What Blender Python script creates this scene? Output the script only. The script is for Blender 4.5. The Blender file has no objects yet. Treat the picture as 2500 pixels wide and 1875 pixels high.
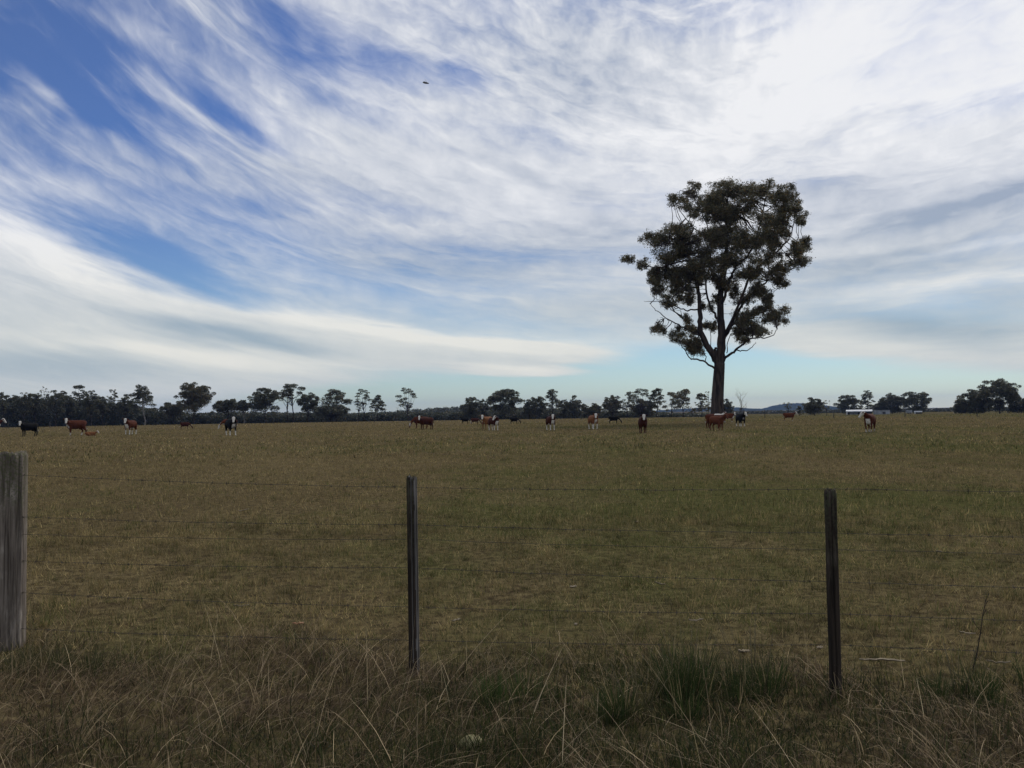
import bpy, math, random
import numpy as np
from mathutils import Vector, Matrix, Euler

random.seed(7)
RNG = np.random.default_rng(7)
scn = bpy.context.scene
COL = scn.collection
R = math.radians

# ------------------------------------------------------------------ camera
F_PX = 2080.0            # focal length in pixels of the 2500 px wide photograph
CAM_Z = 1.57
cam_data = bpy.data.cameras.new('camera')
cam_data.sensor_width = 36.0
cam_data.lens = 36.0 * F_PX / 2500.0
cam_data.clip_start = 0.05
cam_data.clip_end = 30000.0
cam = bpy.data.objects.new('camera', cam_data)
COL.objects.link(cam)
cam.location = (0, 0, CAM_Z)
CAM_M = Matrix.Rotation(R(90 + 1.97), 3, 'X') @ Matrix.Rotation(R(-0.80), 3, 'Z')
cam.rotation_euler = CAM_M.to_euler()
scn.camera = cam

# ------------------------------------------------------------------ render / view
scn.view_settings.view_transform = 'Standard'
scn.view_settings.look = 'None'
scn.view_settings.exposure = 0.0
scn.view_settings.gamma = 1.0
scn.view_settings.use_curve_mapping = False
scn.render.engine = 'CYCLES'
scn.cycles.max_bounces = 5
scn.cycles.diffuse_bounces = 3
scn.cycles.glossy_bounces = 2
scn.cycles.transmission_bounces = 3
scn.cycles.transparent_max_bounces = 6
scn.cycles.volume_bounces = 0


def ray(px, py):
    d = CAM_M @ Vector(((px - 1250.0) / F_PX, (937.5 - py) / F_PX, -1.0))
    return d.normalized()


def azel(px, py):
    d = ray(px, py)
    return math.degrees(math.atan2(d.x, d.y)), math.degrees(math.asin(d.z))


# ------------------------------------------------------------------ sun
SUN_AZ, SUN_EL = 36.0, 40.0      # degrees right of the view axis, above the horizon
sd = bpy.data.lights.new('sun', 'SUN')
sd.energy = 1.5
sd.angle = R(14)
sd.color = (1.0, 0.94, 0.85)
sun = bpy.data.objects.new('sun', sd)
COL.objects.link(sun)
SUN_DIR = Vector((math.sin(R(SUN_AZ)) * math.cos(R(SUN_EL)),
                  math.cos(R(SUN_AZ)) * math.cos(R(SUN_EL)), math.sin(R(SUN_EL))))
sun.rotation_euler = SUN_DIR.to_track_quat('Z', 'Y').to_euler()
sun.location = (60, 80, 90)

# ------------------------------------------------------------------ world: sky with high streaky cloud
world = bpy.data.worlds.new('World')
scn.world = world
world.use_nodes = True
wt = world.node_tree
wt.nodes.clear()


class NB:
    """small node-tree builder"""
    def __init__(self, tree):
        self.t = tree

    def n(self, kind, **kw):
        nd = self.t.nodes.new(kind)
        for k, v in kw.items():
            setattr(nd, k, v)
        return nd

    def put(self, sock, v):
        if v is None:
            return
        if isinstance(v, bpy.types.NodeSocket):
            self.t.links.new(v, sock)
        else:
            sock.default_value = v

    def math(self, op, a=None, b=None, c=None, clamp=False):
        nd = self.n('ShaderNodeMath', operation=op, use_clamp=clamp)
        for i, v in enumerate((a, b, c)):
            self.put(nd.inputs[i], v)
        return nd.outputs[0]

    def vmath(self, op, a=None, b=None, out=0):
        nd = self.n('ShaderNodeVectorMath', operation=op)
        self.put(nd.inputs[0], a)
        self.put(nd.inputs[1], b)
        return nd.outputs[out]

    def xyz(self, x=0.0, y=0.0, z=0.0):
        nd = self.n('ShaderNodeCombineXYZ')
        for i, v in enumerate((x, y, z)):
            self.put(nd.inputs[i], v)
        return nd.outputs[0]

    def noise(self, vec, scale=1.0, detail=4.0, rough=0.5, dist=0.0, out=0):
        nd = self.n('ShaderNodeTexNoise', noise_dimensions='3D')
        self.put(nd.inputs['Vector'], vec)
        nd.inputs['Scale'].default_value = scale
        nd.inputs['Detail'].default_value = detail
        nd.inputs['Roughness'].default_value = rough
        nd.inputs['Distortion'].default_value = dist
        return nd.outputs[out]

    def sstep(self, v, lo, hi, a=0.0, b=1.0):
        nd = self.n('ShaderNodeMapRange', interpolation_type='SMOOTHSTEP')
        self.put(nd.inputs[0], v)
        nd.inputs[1].default_value = lo
        nd.inputs[2].default_value = hi
        nd.inputs[3].default_value = a
        nd.inputs[4].default_value = b
        return nd.outputs[0]

    def mix(self, f, a, b):
        nd = self.n('ShaderNodeMix', data_type='RGBA')
        self.put(nd.inputs[0], f)
        for s, v in ((nd.inputs[6], a), (nd.inputs[7], b)):
            if not isinstance(v, bpy.types.NodeSocket) and len(v) == 3:
                v = (*v, 1.0)
            self.put(s, v)
        return nd.outputs[2]


w = NB(wt)
SKY_STRENGTH = 0.10
sky = w.n('ShaderNodeTexSky', sky_type='NISHITA', sun_disc=False)
sky.sun_elevation = R(SUN_EL)
sky.sun_rotation = R(SUN_AZ)
sky.altitude = 50.0
sky.air_density = 1.0
sky.dust_density = 0.15
sky.ozone_density = 2.6
gen = w.n('ShaderNodeTexCoord').outputs['Generated']
sep = w.n('ShaderNodeSeparateXYZ')
w.put(sep.inputs[0], gen)
dx, dy, dz = sep.outputs
az = w.math('MULTIPLY', w.math('ARCTAN2', dx, dy), 57.29578)
el = w.math('MULTIPLY', w.math('ARCSINE', dz), 57.29578)
# cloud deck: psi is constant along the streaks, which fan from steep at the left to level at the right and
# draw together towards the horizon; the horizontal direction gives the place along a streak
azc = w.math('MAXIMUM', w.math('MINIMUM', az, 60.0), -60.0)
fan = w.math('MULTIPLY', azc, w.math('MULTIPLY_ADD', azc, -0.0052 / 18.0, 0.21 / 18.0))
psi = w.math('ADD', w.math('LOGARITHM', w.math('ADD', w.math('MAXIMUM', el, 0.0), 4.0), math.e), fan)
pA = w.xyz(w.math('MULTIPLY', psi, 4.2), w.math('MULTIPLY', dx, 3.6), w.math('MULTIPLY', dy, 3.6))
nA = w.noise(pA, 1.0, 4.0, 0.55, 0.5)
psw = w.math('MULTIPLY_ADD', nA, 0.30, psi)
pC = w.xyz(w.math('MULTIPLY', psw, 12.0), w.math('MULTIPLY', dx, 6.5), w.math('MULTIPLY', dy, 6.5))
nC = w.noise(pC, 1.0, 4.0, 0.58, 0.0)
pB = w.xyz(w.math('MULTIPLY', psw, 21.0), w.math('MULTIPLY', dx, 26.0), w.math('MULTIPLY', dy, 26.0))
nB = w.noise(pB, 1.0, 4.0, 0.62, 0.0)
low = w.sstep(el, 3.0, 14.0)
calm = w.math('MULTIPLY_ADD', low, 0.60, 0.40)      # the far deck near the horizon shows less texture
# the masses below are set in azimuth / elevation (degrees), their edges broken by the streak noise
wn = w.n('ShaderNodeTexNoise', noise_dimensions='3D')
w.put(wn.inputs['Vector'], pA)
wn.inputs['Scale'].default_value = 2.0
wn.inputs['Detail'].default_value = 2.0
wv = w.vmath('SUBTRACT', wn.outputs['Color'], (0.5, 0.5, 0.5))
wx = w.n('ShaderNodeVectorMath', operation='SCALE')
w.put(wx.inputs[0], w.vmath('MULTIPLY', wv, (5.5, 2.4, 0.0)))
w.put(wx.inputs['Scale'], calm)
ae = w.vmath('ADD', w.xyz(az, el, 0.0), wx.outputs[0])


aes = w.n('ShaderNodeSeparateXYZ')
w.put(aes.inputs[0], ae)
A1, E1 = aes.outputs[0], aes.outputs[1]
Q2 = w.xyz(w.math('MULTIPLY', A1, A1), w.math('MULTIPLY', A1, E1), w.math('MULTIPLY', E1, E1))
Q1 = w.xyz(A1, E1, 1.0)


def strokes(items, start):
    """adds soft elongated masses: (1 - r^2)^2 inside an ellipse of azimuth / elevation"""
    acc = start
    k = 57.3 / F_PX
    for (px, py, hl, hw, ang, amp) in items:
        a0, e0 = azel(px, py)
        c_, s_ = math.cos(-R(ang)), math.sin(-R(ang))
        p_, q_ = 1 / (hl * k) ** 2, 1 / (hw * k) ** 2
        # r^2 = p (c x + s y)^2 + q (-s x + c y)^2
        cxx, cxy, cyy = p_ * c_ * c_ + q_ * s_ * s_, 2 * c_ * s_ * (p_ - q_), p_ * s_ * s_ + q_ * c_ * c_
        lx_ = -(2 * cxx * a0 + cxy * e0)
        ly_ = -(2 * cyy * e0 + cxy * a0)
        l1 = cxx * a0 * a0 + cxy * a0 * e0 + cyy * e0 * e0
        d2 = w.vmath('DOT_PRODUCT', Q2, (-cxx, -cxy, -cyy), out=1)
        d1 = w.vmath('DOT_PRODUCT', Q1, (-lx_, -ly_, 1 - l1), out=1)
        m_ = w.math('ADD', d1, d2, clamp=True)
        acc = w.math('MULTIPLY_ADD', w.math('MULTIPLY', m_, m_), amp, acc)
    return acc


# px, py, half length, half width, angle (clockwise in the photograph), amount of cloud
COVER = [
    (100, 170, 1200, 480, 18, -0.32),
    (740, 75, 280, 105, 15, -0.50), (570, 300, 240, 60, 30, -0.40), (960, 165, 140, 60, 20, -0.30),
    (1110, 190, 100, 55, 20, -0.24), (50, 370, 200, 70, 5, -0.20), (60, 90, 420, 170, 10, -0.26),
    (230, 590, 360, 100, 18, -0.30), (450, 665, 300, 50, 24, -0.28), (300, 320, 260, 50, 25, -0.10),
    (640, 560, 380, 110, 8, -0.14), (1120, 640, 330, 70, 5, -0.10),
    (60, 225, 110, 50, 60, 0.30), (520, 310, 330, 34, 27, 0.24), (470, 405, 700, 75, 3, 0.26),
    (500, 30, 240, 60, 20, 0.24), (300, 75, 240, 35, 15, 0.14), (850, 330, 460, 70, 24, 0.16),
    (-80, 640, 520, 150, 21, 0.75), (300, 770, 560, 120, 15, 0.75), (800, 825, 640, 72, 7, 0.75),
    (1200, 858, 400, 40, 4, 1.00), (60, 850, 700, 160, 4, 0.40), (480, 905, 640, 80, 2, 0.35),
    (1560, 938, 1000, 80, -1, -1.15), (2050, 978, 900, 60, -1, -0.90), (900, 980, 520, 46, 0, -0.60),
    (1720, 872, 330, 46, 4, -0.50), (1290, 905, 240, 24, 4, 1.30), (1560, 908, 160, 10, 2, 0.45),
    (2050, 330, 1250, 640, 0, 0.32), (2320, 850, 640, 70, 5, 0.55),
    (1480, 740, 520, 110, 5, 0.18), (1020, 430, 700, 150, 10, 0.26), (1350, 250, 700, 260, 6, 0.20), (950, 560, 520, 60, 6, 0.16), (620, 545, 560, 120, 8, 0.20), (2250, 480, 620, 170, -6, 0.30), (1450, 560, 420, 80, 3, 0.15), (1060, 650, 420, 60, 3, 0.12),
]
SHADE = [
    (590, 822, 380, 34, 9, -0.62), (100, 895, 460, 55, 1, -0.42), (2250, 580, 460, 90, -10, -0.34),
    (2380, 490, 330, 45, -12, -0.30), (2230, 795, 360, 60, 9, -0.55), (2470, 740, 150, 80, 0, -0.34),
    (1130, 645, 520, 80, 2, -0.42), (1480, 590, 360, 90, 0, -0.28), (1950, 480, 300, 60, -8, -0.16),
    (1420, 150, 420, 200, 10, -0.22), (700, 480, 760, 200, 10, -0.26), (2120, 690, 400, 40, -3, -0.22),
    (1500, 760, 520, 70, 3, -0.22),
    (2300, 520, 420, 34, -9, -0.22), (2150, 600, 420, 26, -7, 0.22), (2340, 640, 380, 30, -4, -0.22), (2200, 560, 300, 24, -9, 0.18), (2060, 650, 300, 28, -4, -0.20),
    (2400, 600, 260, 16, -6, 0.25), (1900, 560, 260, 24, -6, -0.22), (1750, 250, 300, 26, 12, -0.20), (1300, 430, 380, 26, 14, -0.22), (2100, 300, 380, 40, -14, -0.12), (1500, 330, 420, 26, 8, 0.2),
    (2380, 30, 800, 360, 0, 0.55), (1250, 845, 560, 44, 5, 0.42), (100, 600, 480, 80, 21, 0.42),
    (2330, 690, 330, 34, -3, 0.30), (820, 785, 560, 36, 9, 0.40), (1750, 350, 560, 260, 0, 0.16),
    (480, 868, 460, 34, 6, 0.40), (2050, 850, 640, 60, 4, 0.16), (1290, 905, 240, 24, 4, 0.40),
]


def wiggle(n, amp, acc):
    k = w.math('MULTIPLY', w.math('SUBTRACT', n, 0.5), w.math('MULTIPLY', calm, amp))
    return w.math('ADD', k, acc)


spot = strokes([(1500, 120, 700, 330, 8, 1.0)], w.math('ADD', 0.0, 0.0))      # where the deck breaks into small mackerel cells
spot = w.math('MULTIPLY_ADD', spot, 0.50, 0.50)
nBs = w.math('MULTIPLY_ADD', w.math('SUBTRACT', nB, 0.5), spot, 0.5)
cov = wiggle(nA, 0.85, w.math('ADD', 0.0, 0.56))
cov = wiggle(nC, 0.65, cov)
cov = wiggle(nBs, 0.80, cov)
cov = strokes(COVER, cov)
alpha = w.sstep(cov, 0.00, 0.92, 0.04, 0.97)
bri = wiggle(nBs, 1.5, w.math('ADD', 0.0, 0.58))
bri = wiggle(nC, 0.85, bri)
bri = wiggle(nA, 0.5, bri)
bri = strokes(SHADE, bri)
sunglow = w.vmath('DOT_PRODUCT', gen, tuple(SUN_DIR), out=1)
bri = w.math('ADD', bri, w.sstep(sunglow, 0.86, 1.0, 0.0, 0.35))
bri = w.math('MAXIMUM', w.math('MINIMUM', bri, 1.18), 0.0)
c_dark = w.mix(low, (3.7, 4.6, 5.2), (3.6, 4.2, 5.3))
c_lite = w.mix(low, (8.4, 8.3, 7.6), (9.0, 9.05, 9.2))
c_cld = w.mix(bri, c_dark, c_lite)
skymul = w.n('ShaderNodeMix', data_type='RGBA', blend_type='MULTIPLY')
skymul.inputs[0].default_value = 1.0
w.put(skymul.inputs[6], sky.outputs[0])
w.put(skymul.inputs[7], w.mix(w.sstep(el, 1.0, 16.0), (0.64, 0.75, 0.84), (0.37, 0.52, 0.82)))
colr = w.mix(alpha, skymul.outputs[2], c_cld)
bg = w.n('ShaderNodeBackground')
w.put(bg.inputs[0], colr)
bg.inputs[1].default_value = SKY_STRENGTH
wo = w.n('ShaderNodeOutputWorld')
wt.links.new(bg.outputs[0], wo.inputs[0])
world.cycles.sampling_method = 'MANUAL'
world.cycles.sample_map_resolution = 512

# ------------------------------------------------------------------ helpers: noise, mesh, tags


def vnoise(x, y, seed=0):
    """smooth value noise in numpy, 0..1"""
    xi = np.floor(x).astype(np.int64)
    yi = np.floor(y).astype(np.int64)
    xf = x - xi
    yf = y - yi

    def h(a, b):
        n = (a * 374761393 + b * 668265263 + seed * 974634777) & 0x7fffffff
        n = ((n ^ (n >> 13)) * 1274126177) & 0x7fffffff
        n = n ^ (n >> 16)
        return (n & 0xffff) / 65535.0
    u = xf * xf * (3 - 2 * xf)
    v = yf * yf * (3 - 2 * yf)
    return ((h(xi, yi) * (1 - u) + h(xi + 1, yi) * u) * (1 - v)
            + (h(xi, yi + 1) * (1 - u) + h(xi + 1, yi + 1) * u) * v)


def fbm(x, y, octv=4, seed=0):
    s = 0.0
    a = 0.5
    t = 0.0
    for i in range(octv):
        s = s + a * vnoise(x * 2 ** i + 17.3 * i, y * 2 ** i - 9.1 * i, seed + i)
        t += a
        a *= 0.5
    return s / t


def sstep(x, a, b):
    t = np.clip((x - a) / (b - a), 0, 1)
    return t * t * (3 - 2 * t)


def ground_z(x, y):
    x = np.asarray(x, float)
    y = np.asarray(y, float)
    r = np.hypot(x, y)
    z = -1.3 * sstep(r, 150, 460)
    z = z + (fbm(x * 0.9, y * 0.9, 3, 5) - 0.5) * 0.07 * (1 - sstep(r, 25, 60))
    z = z + (fbm(x * 0.06, y * 0.06, 2, 9) - 0.5) * 0.12 * sstep(r, 12, 40)
    return z


def gz(x, y):
    return float(ground_z(x, y))


def on_ground(px, py):
    """point of the paddock seen at a pixel"""
    d = ray(px, py)
    t = CAM_Z / max(1e-4, -d.z)
    for _ in range(12):
        p = Vector((0, 0, CAM_Z)) + d * t
        t = (CAM_Z - gz(p.x, p.y)) / max(1e-4, -d.z)
    p = Vector((0, 0, CAM_Z)) + d * t
    return Vector((p.x, p.y, gz(p.x, p.y)))


def at_dist(px, dist, py=1000):
    """ground point at a given distance in the direction of a pixel column"""
    d = ray(px, py)
    k = dist / math.hypot(d.x, d.y)
    return Vector((d.x * k, d.y * k, gz(d.x * k, d.y * k)))


def z_at(px, py, dist):
    d = ray(px, py)
    return CAM_Z + d.z / math.hypot(d.x, d.y) * dist


def np_mesh(name, V, Fc, mat, col=None, parent=None, smooth=False, floats=None):
    """V (n,3) float, Fc (m,k) int faces of one size -> linked mesh object"""
    V = np.ascontiguousarray(V, np.float32)
    Fc = np.ascontiguousarray(Fc, np.int32)
    me = bpy.data.meshes.new(name)
    k = Fc.shape[1]
    me.vertices.add(len(V))
    me.vertices.foreach_set('co', V.ravel())
    me.loops.add(Fc.size)
    me.loops.foreach_set('vertex_index', Fc.ravel())
    me.polygons.add(len(Fc))
    me.polygons.foreach_set('loop_start', np.arange(0, Fc.size, k, dtype=np.int32))
    me.polygons.foreach_set('loop_total', np.full(len(Fc), k, np.int32))
    if smooth:
        me.polygons.foreach_set('use_smooth', np.ones(len(Fc), bool))
    me.update(calc_edges=True)
    if col is not None:
        a = me.attributes.new('tint', 'FLOAT_COLOR', 'POINT')
        c4 = np.ones((len(V), 4), np.float32)
        c4[:, :3] = col
        a.data.foreach_set('color', c4.ravel())
    for nm, arr in (floats or {}).items():
        a = me.attributes.new(nm, 'FLOAT', 'POINT')
        a.data.foreach_set('value', np.ascontiguousarray(arr, np.float32))
    me.materials.append(mat)
    ob = bpy.data.objects.new(name, me)
    COL.objects.link(ob)
    if parent is not None:
        ob.parent = parent
    return ob


class MB:
    """collects polygons for one mesh"""
    def __init__(self):
        self.v = []
        self.f = []

    def tube(self, pts, rad, sides=6, cap=True):
        pts = [Vector(p) for p in pts]
        n = len(pts)
        base = len(self.v)
        prev = None
        for i, p in enumerate(pts):
            t = (pts[min(i + 1, n - 1)] - pts[max(i - 1, 0)])
            if t.length < 1e-9:
                t = Vector((0, 0, 1))
            t.normalize()
            if prev is None:
                ref = Vector((1, 0, 0)) if abs(t.x) < 0.8 else Vector((0, 1, 0))
                a = t.cross(ref).normalized()
            else:
                a = (prev - t * prev.dot(t))
                if a.length < 1e-6:
                    a = t.orthogonal()
                a.normalize()
            prev = a
            b = t.cross(a)
            r = rad[i]
            ra, rb = r if isinstance(r, tuple) else (r, r)
            for k in range(sides):
                th = 2 * math.pi * k / sides
                self.v.append(p + a * (ra * math.cos(th)) + b * (rb * math.sin(th)))
        for i in range(n - 1):
            for k in range(sides):
                k2 = (k + 1) % sides
                self.f.append((base + i * sides + k, base + i * sides + k2,
                               base + (i + 1) * sides + k2, base + (i + 1) * sides + k))
        if cap:
            self.f.append(tuple(base + k for k in reversed(range(sides))))
            self.f.append(tuple(base + (n - 1) * sides + k for k in range(sides)))
        return self

    def box(self, c, s, rz=0.0):
        base = len(self.v)
        co, si = math.cos(rz), math.sin(rz)
        for dx_ in (-.5, .5):
            for dy_ in (-.5, .5):
                for dz_ in (-.5, .5):
                    x, y = dx_ * s[0], dy_ * s[1]
                    self.v.append(Vector((c[0] + x * co - y * si, c[1] + x * si + y * co, c[2] + dz_ * s[2])))
        for q in ((0, 1, 3, 2), (4, 6, 7, 5), (0, 4, 5, 1), (2, 3, 7, 6), (0, 2, 6, 4), (1, 5, 7, 3)):
            self.f.append(tuple(base + i for i in q))
        return self

    def build(self, name, mat, parent=None, smooth=True):
        me = bpy.data.meshes.new(name)
        me.from_pydata([tuple(p) for p in self.v], [], self.f)
        me.update()
        if smooth:
            me.polygons.foreach_set('use_smooth', np.ones(len(me.polygons), bool))
        me.materials.append(mat)
        ob = bpy.data.objects.new(name, me)
        COL.objects.link(ob)
        if parent is not None:
            ob.parent = parent
        return ob


def tag(o, label=None, cat=None, group=None, kind=None):
    if label:
        o['label'] = label
    if cat:
        o['category'] = cat
    if group:
        o['group'] = group
    if kind:
        o['kind'] = kind
    return o


def empty(name, loc, rz=0.0):
    o = bpy.data.objects.new(name, None)
    o.empty_display_size = 0.2
    COL.objects.link(o)
    o.location = loc
    o.rotation_euler = (0, 0, rz)
    return o


# ------------------------------------------------------------------ materials


def mat_new(name):
    m = bpy.data.materials.new(name)
    m.use_nodes = True
    nt = m.node_tree
    nt.nodes.clear()
    b = NB(nt)
    out = b.n('ShaderNodeOutputMaterial')
    return m, b, out


def mat_leaf(name, trans=0.25, rough=0.55, spec=0.3, mul=1.0):
    m, b, out = mat_new(name)
    at = b.n('ShaderNodeAttribute', attribute_name='tint')
    p = b.n('ShaderNodeBsdfPrincipled')
    c = at.outputs['Color']
    b.put(p.inputs['Base Color'], c)
    p.inputs['Roughness'].default_value = rough
    p.inputs['Specular IOR Level'].default_value = spec
    tr = b.n('ShaderNodeBsdfTranslucent')
    b.put(tr.inputs[0], c)
    mx = b.n('ShaderNodeMixShader')
    mx.inputs[0].default_value = trans
    m.node_tree.links.new(p.outputs[0], mx.inputs[1])
    m.node_tree.links.new(tr.outputs[0], mx.inputs[2])
    m.node_tree.links.new(mx.outputs[0], out.inputs[0])
    return m


def mat_noise(name, c1, c2, scale=5.0, stretch=(1, 1, 1), rough=0.85, bump=0.3, detail=5.0, spec=0.2, dist=0.0, lo=0.35, hi=0.65, bdist=0.02):
    m, b, out = mat_new(name)
    tc = b.n('ShaderNodeTexCoord').outputs['Object']
    v = b.vmath('MULTIPLY', tc, stretch)
    nz = b.noise(v, scale, detail, 0.6, dist)
    f = b.sstep(nz, lo, hi)
    p = b.n('ShaderNodeBsdfPrincipled')
    b.put(p.inputs['Base Color'], b.mix(f, c1, c2))
    p.inputs['Roughness'].default_value = rough
    p.inputs['Specular IOR Level'].default_value = spec
    if bump:
        bp = b.n('ShaderNodeBump')
        bp.inputs['Strength'].default_value = bump
        bp.inputs['Distance'].default_value = bdist
        b.put(bp.inputs['Height'], nz)
        m.node_tree.links.new(bp.outputs[0], p.inputs['Normal'])
    m.node_tree.links.new(p.outputs[0], out.inputs[0])
    return m


M_LEAF = mat_leaf('gum_leaf', 0.34, 0.5, 0.35)
M_GRASS = mat_leaf('grass_blade', 0.30, 0.7, 0.15)
M_BARK = mat_noise('dark_bark', (0.018, 0.014, 0.012), (0.075, 0.058, 0.048), 3.0, (1, 1, 0.18), 0.9, 0.6, bdist=0.08)
M_BARK_PALE = mat_noise('pale_bark', (0.12, 0.11, 0.10), (0.32, 0.29, 0.26), 0.8, (1, 1, 0.25), 0.85, 0.3)
M_DEADWOOD = mat_noise('dead_wood', (0.05, 0.045, 0.042), (0.16, 0.145, 0.13), 1.5, (1, 1, 0.3), 0.9, 0.3)
M_WIRE = mat_noise('rusty_wire', (0.026, 0.021, 0.017), (0.070, 0.056, 0.045), 30.0, rough=0.8, bump=0.0, spec=0.4)

# ------------------------------------------------------------------ paddock colour map (shared by soil sheet and blades)
GREEN_SPOTS = []
for (px, py, rr, amp) in ((1550, 1180, 3.0, .30), (1980, 1230, 2.6, .32), (1360, 1120, 4.0, .30), (2420, 1230, 1.6, .30),
                          (1500, 1230, 2.0, .22), (1330, 1240, 1.6, .24), (1900, 1400, 0.8, .22), (700, 1370, 0.9, .22),
                          (1620, 1043, 16., .45), (2000, 1040, 18., .25), (1300, 1085, 7., .25), (560, 1260, 1.3, .22),
                          (300, 1110, 3.5, .16), (2380, 1090, 6., .20), (2150, 1330, 1.2, .2), (450, 1600, 0.5, .3)):
    g_ = on_ground(px, py)
    GREEN_SPOTS.append((g_.x, g_.y, rr, amp))


def greenness(x, y):
    r = np.hypot(x, y)
    g = 0.04 + 0.85 * (fbm(x * 0.22 + 3, y * 0.13, 4, 21) - 0.42) + 0.55 * (fbm(x * 1.1, y * 0.8, 3, 33) - 0.5)
    g = g + 0.35 * (fbm(x * 0.035, y * 0.02 + 7, 3, 41) - 0.5)
    for (sx, sy, rr, amp) in GREEN_SPOTS:
        k = 1.0 + 0.05 * np.hypot(sx, sy)
        d2 = ((x - sx) / (rr * 1.5)) ** 2 + ((y - sy) / (rr * k)) ** 2
        g = g + 0.45 * amp * np.exp(-d2)
    a = np.arctan2(x, y)
    g = g + 0.38 * sstep(r, 105, 190) * sstep(a, R(2), R(16))
    return np.clip(g, 0, 1)


STRAW = np.array((0.385, 0.295, 0.130))
BROWN = np.array((0.215, 0.160, 0.074))
GREEN = np.array((0.150, 0.150, 0.045))
DKGREEN = np.array((0.075, 0.088, 0.030))

# ------------------------------------------------------------------ ground sheet
ang = np.concatenate([np.arange(-56, 56, 0.5), np.arange(56, 304, 8.0)])
ang = np.radians(ang)
rings = np.concatenate([[0.6], 0.9 * 1.031 ** np.arange(0, 294)])
A, RR = np.meshgrid(ang, rings)
gx = (RR * np.sin(A)).ravel()
gy = (RR * np.cos(A)).ravel()
gzv = ground_z(gx, gy)
V = np.stack([gx, gy, gzv], 1)
na, nr = len(ang), len(rings)
idx = np.arange(nr * na).reshape(nr, na)
nxt = np.roll(idx, -1, axis=1)
Fq = np.stack([idx[:-1], idx[1:], nxt[1:], nxt[:-1]], -1).reshape(-1, 4)
# close the middle under the viewer
V = np.vstack([V, [[0, 0, gz(0, 0)]]])
c0 = len(V) - 1
cap = np.stack([idx[0], nxt[0], np.roll(idx[0], -2), np.full(na, c0)], 1)[::2]
Fq = np.vstack([Fq, cap])
gr = greenness(V[:, 0], V[:, 1])

m, b, out = mat_new('pasture_soil')
tc = b.n('ShaderNodeTexCoord').outputs['Object']
ga = b.n('ShaderNodeAttribute', attribute_name='green').outputs['Fac']
n1 = b.noise(tc, 9.0, 6.0, 0.72)
n2 = b.noise(b.vmath('MULTIPLY', tc, (1, 0.7, 1)), 1.6, 5.0, 0.62)
n3 = b.noise(b.vmath('MULTIPLY', tc, (1, 0.6, 1)), 0.16, 4.0, 0.6)
g2 = b.math('MULTIPLY_ADD', b.math('SUBTRACT', n2, 0.5), 1.0, ga)
dry = b.mix(b.sstep(n3, 0.35, 0.65), (0.185, 0.142, 0.068), (0.250, 0.195, 0.096))
dry = b.mix(b.sstep(n1, 0.35, 0.7), (0.060, 0.044, 0.026), dry)  # dark soil in the hollows, with shadowy gaps painted into the colour
grn = b.mix(b.sstep(n1, 0.3, 0.7), (0.050, 0.048, 0.020), (0.130, 0.122, 0.046))
cc = b.mix(b.sstep(g2, 0.15, 0.85), dry, grn)
p = b.n('ShaderNodeBsdfPrincipled')
b.put(p.inputs['Base Color'], cc)
p.inputs['Roughness'].default_value = 1.0
p.inputs['Specular IOR Level'].default_value = 0.0
bp = b.n('ShaderNodeBump')
bp.inputs['Strength'].default_value = 0.8
bp.inputs['Distance'].default_value = 0.06
b.put(bp.inputs['Height'], n1)
m.node_tree.links.new(bp.outputs[0], p.inputs['Normal'])
m.node_tree.links.new(p.outputs[0], out.inputs[0])
M_SOIL = m
ground = np_mesh('ground', V, Fq, M_SOIL, smooth=True, floats={'green': gr})
tag(ground, kind='structure')

# ------------------------------------------------------------------ far hills
M_HILL = mat_noise('wooded_hill', (0.022, 0.030, 0.018), (0.055, 0.066, 0.036), 0.02, (1, 1, 1), 1.0, 0.0, spec=0.0)


def hill(name, prof, dist, depth, seed):
    """ridge whose crest is seen at the (px, py) points of prof"""
    xs = np.array([q[0] for q in prof], float)
    ys = np.array([q[1] for q in prof], float)
    pxs = np.linspace(xs[0], xs[-1], 420)
    pys = np.interp(pxs, xs, ys)
    rows = []
    K = 14
    for k in range(K):
        t = k / (K - 1)            # 0 near foot, 1 back foot
        prof_h = math.sin(math.pi * t) ** 0.8 if 0 < t < 1 else 0.0
        d = dist + (t - 0.5) * depth
        row = []
        for i, (a, c) in enumerate(zip(pxs, pys)):
            q = ray(a, c)
            kk = d / math.hypot(q.x, q.y)
            crest = CAM_Z + q.z / math.hypot(q.x, q.y) * dist
            nz_ = float(fbm(np.array(a * 0.05 + t * 3), np.array(t * 6.0 + seed), 4, seed)) - 0.5
            fine = float(vnoise(np.array(a * 1.1), np.array(t * 20.0), seed + 3)) - 0.5
            z = -3 + (crest + 3) * prof_h * (1 + 0.22 * nz_ * (1 - abs(2 * t - 1) ** 3) * (0 if k == K // 2 else 1)) + fine * dist * 0.0011 * prof_h
            row.append((q.x * kk, q.y * kk, z))
        rows.append(row)
    V = np.array(rows).reshape(-1, 3)
    n = len(pxs)
    i0 = np.arange((K - 1) * n).reshape(K - 1, n)[:, :-1].ravel()
    Fq = np.stack([i0, i0 + 1, i0 + n + 1, i0 + n], 1)
    o = np_mesh(name, V, Fq, M_HILL, smooth=True)
    return tag(o, kind='structure')


hill('hill', [(1560, 1004), (1640, 1000), (1700, 996), (1790, 994), (1840, 998), (1860, 998), (1890, 990), (1920, 986), (1945, 984),
              (1980, 986), (2030, 992), (2080, 998), (2180, 1000), (2260, 997), (2300, 997), (2330, 998), (2380, 1000), (2520, 1001), (2700, 1004)], 4200, 1500, 3)

# ------------------------------------------------------------------ leaf clouds and trees


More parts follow.
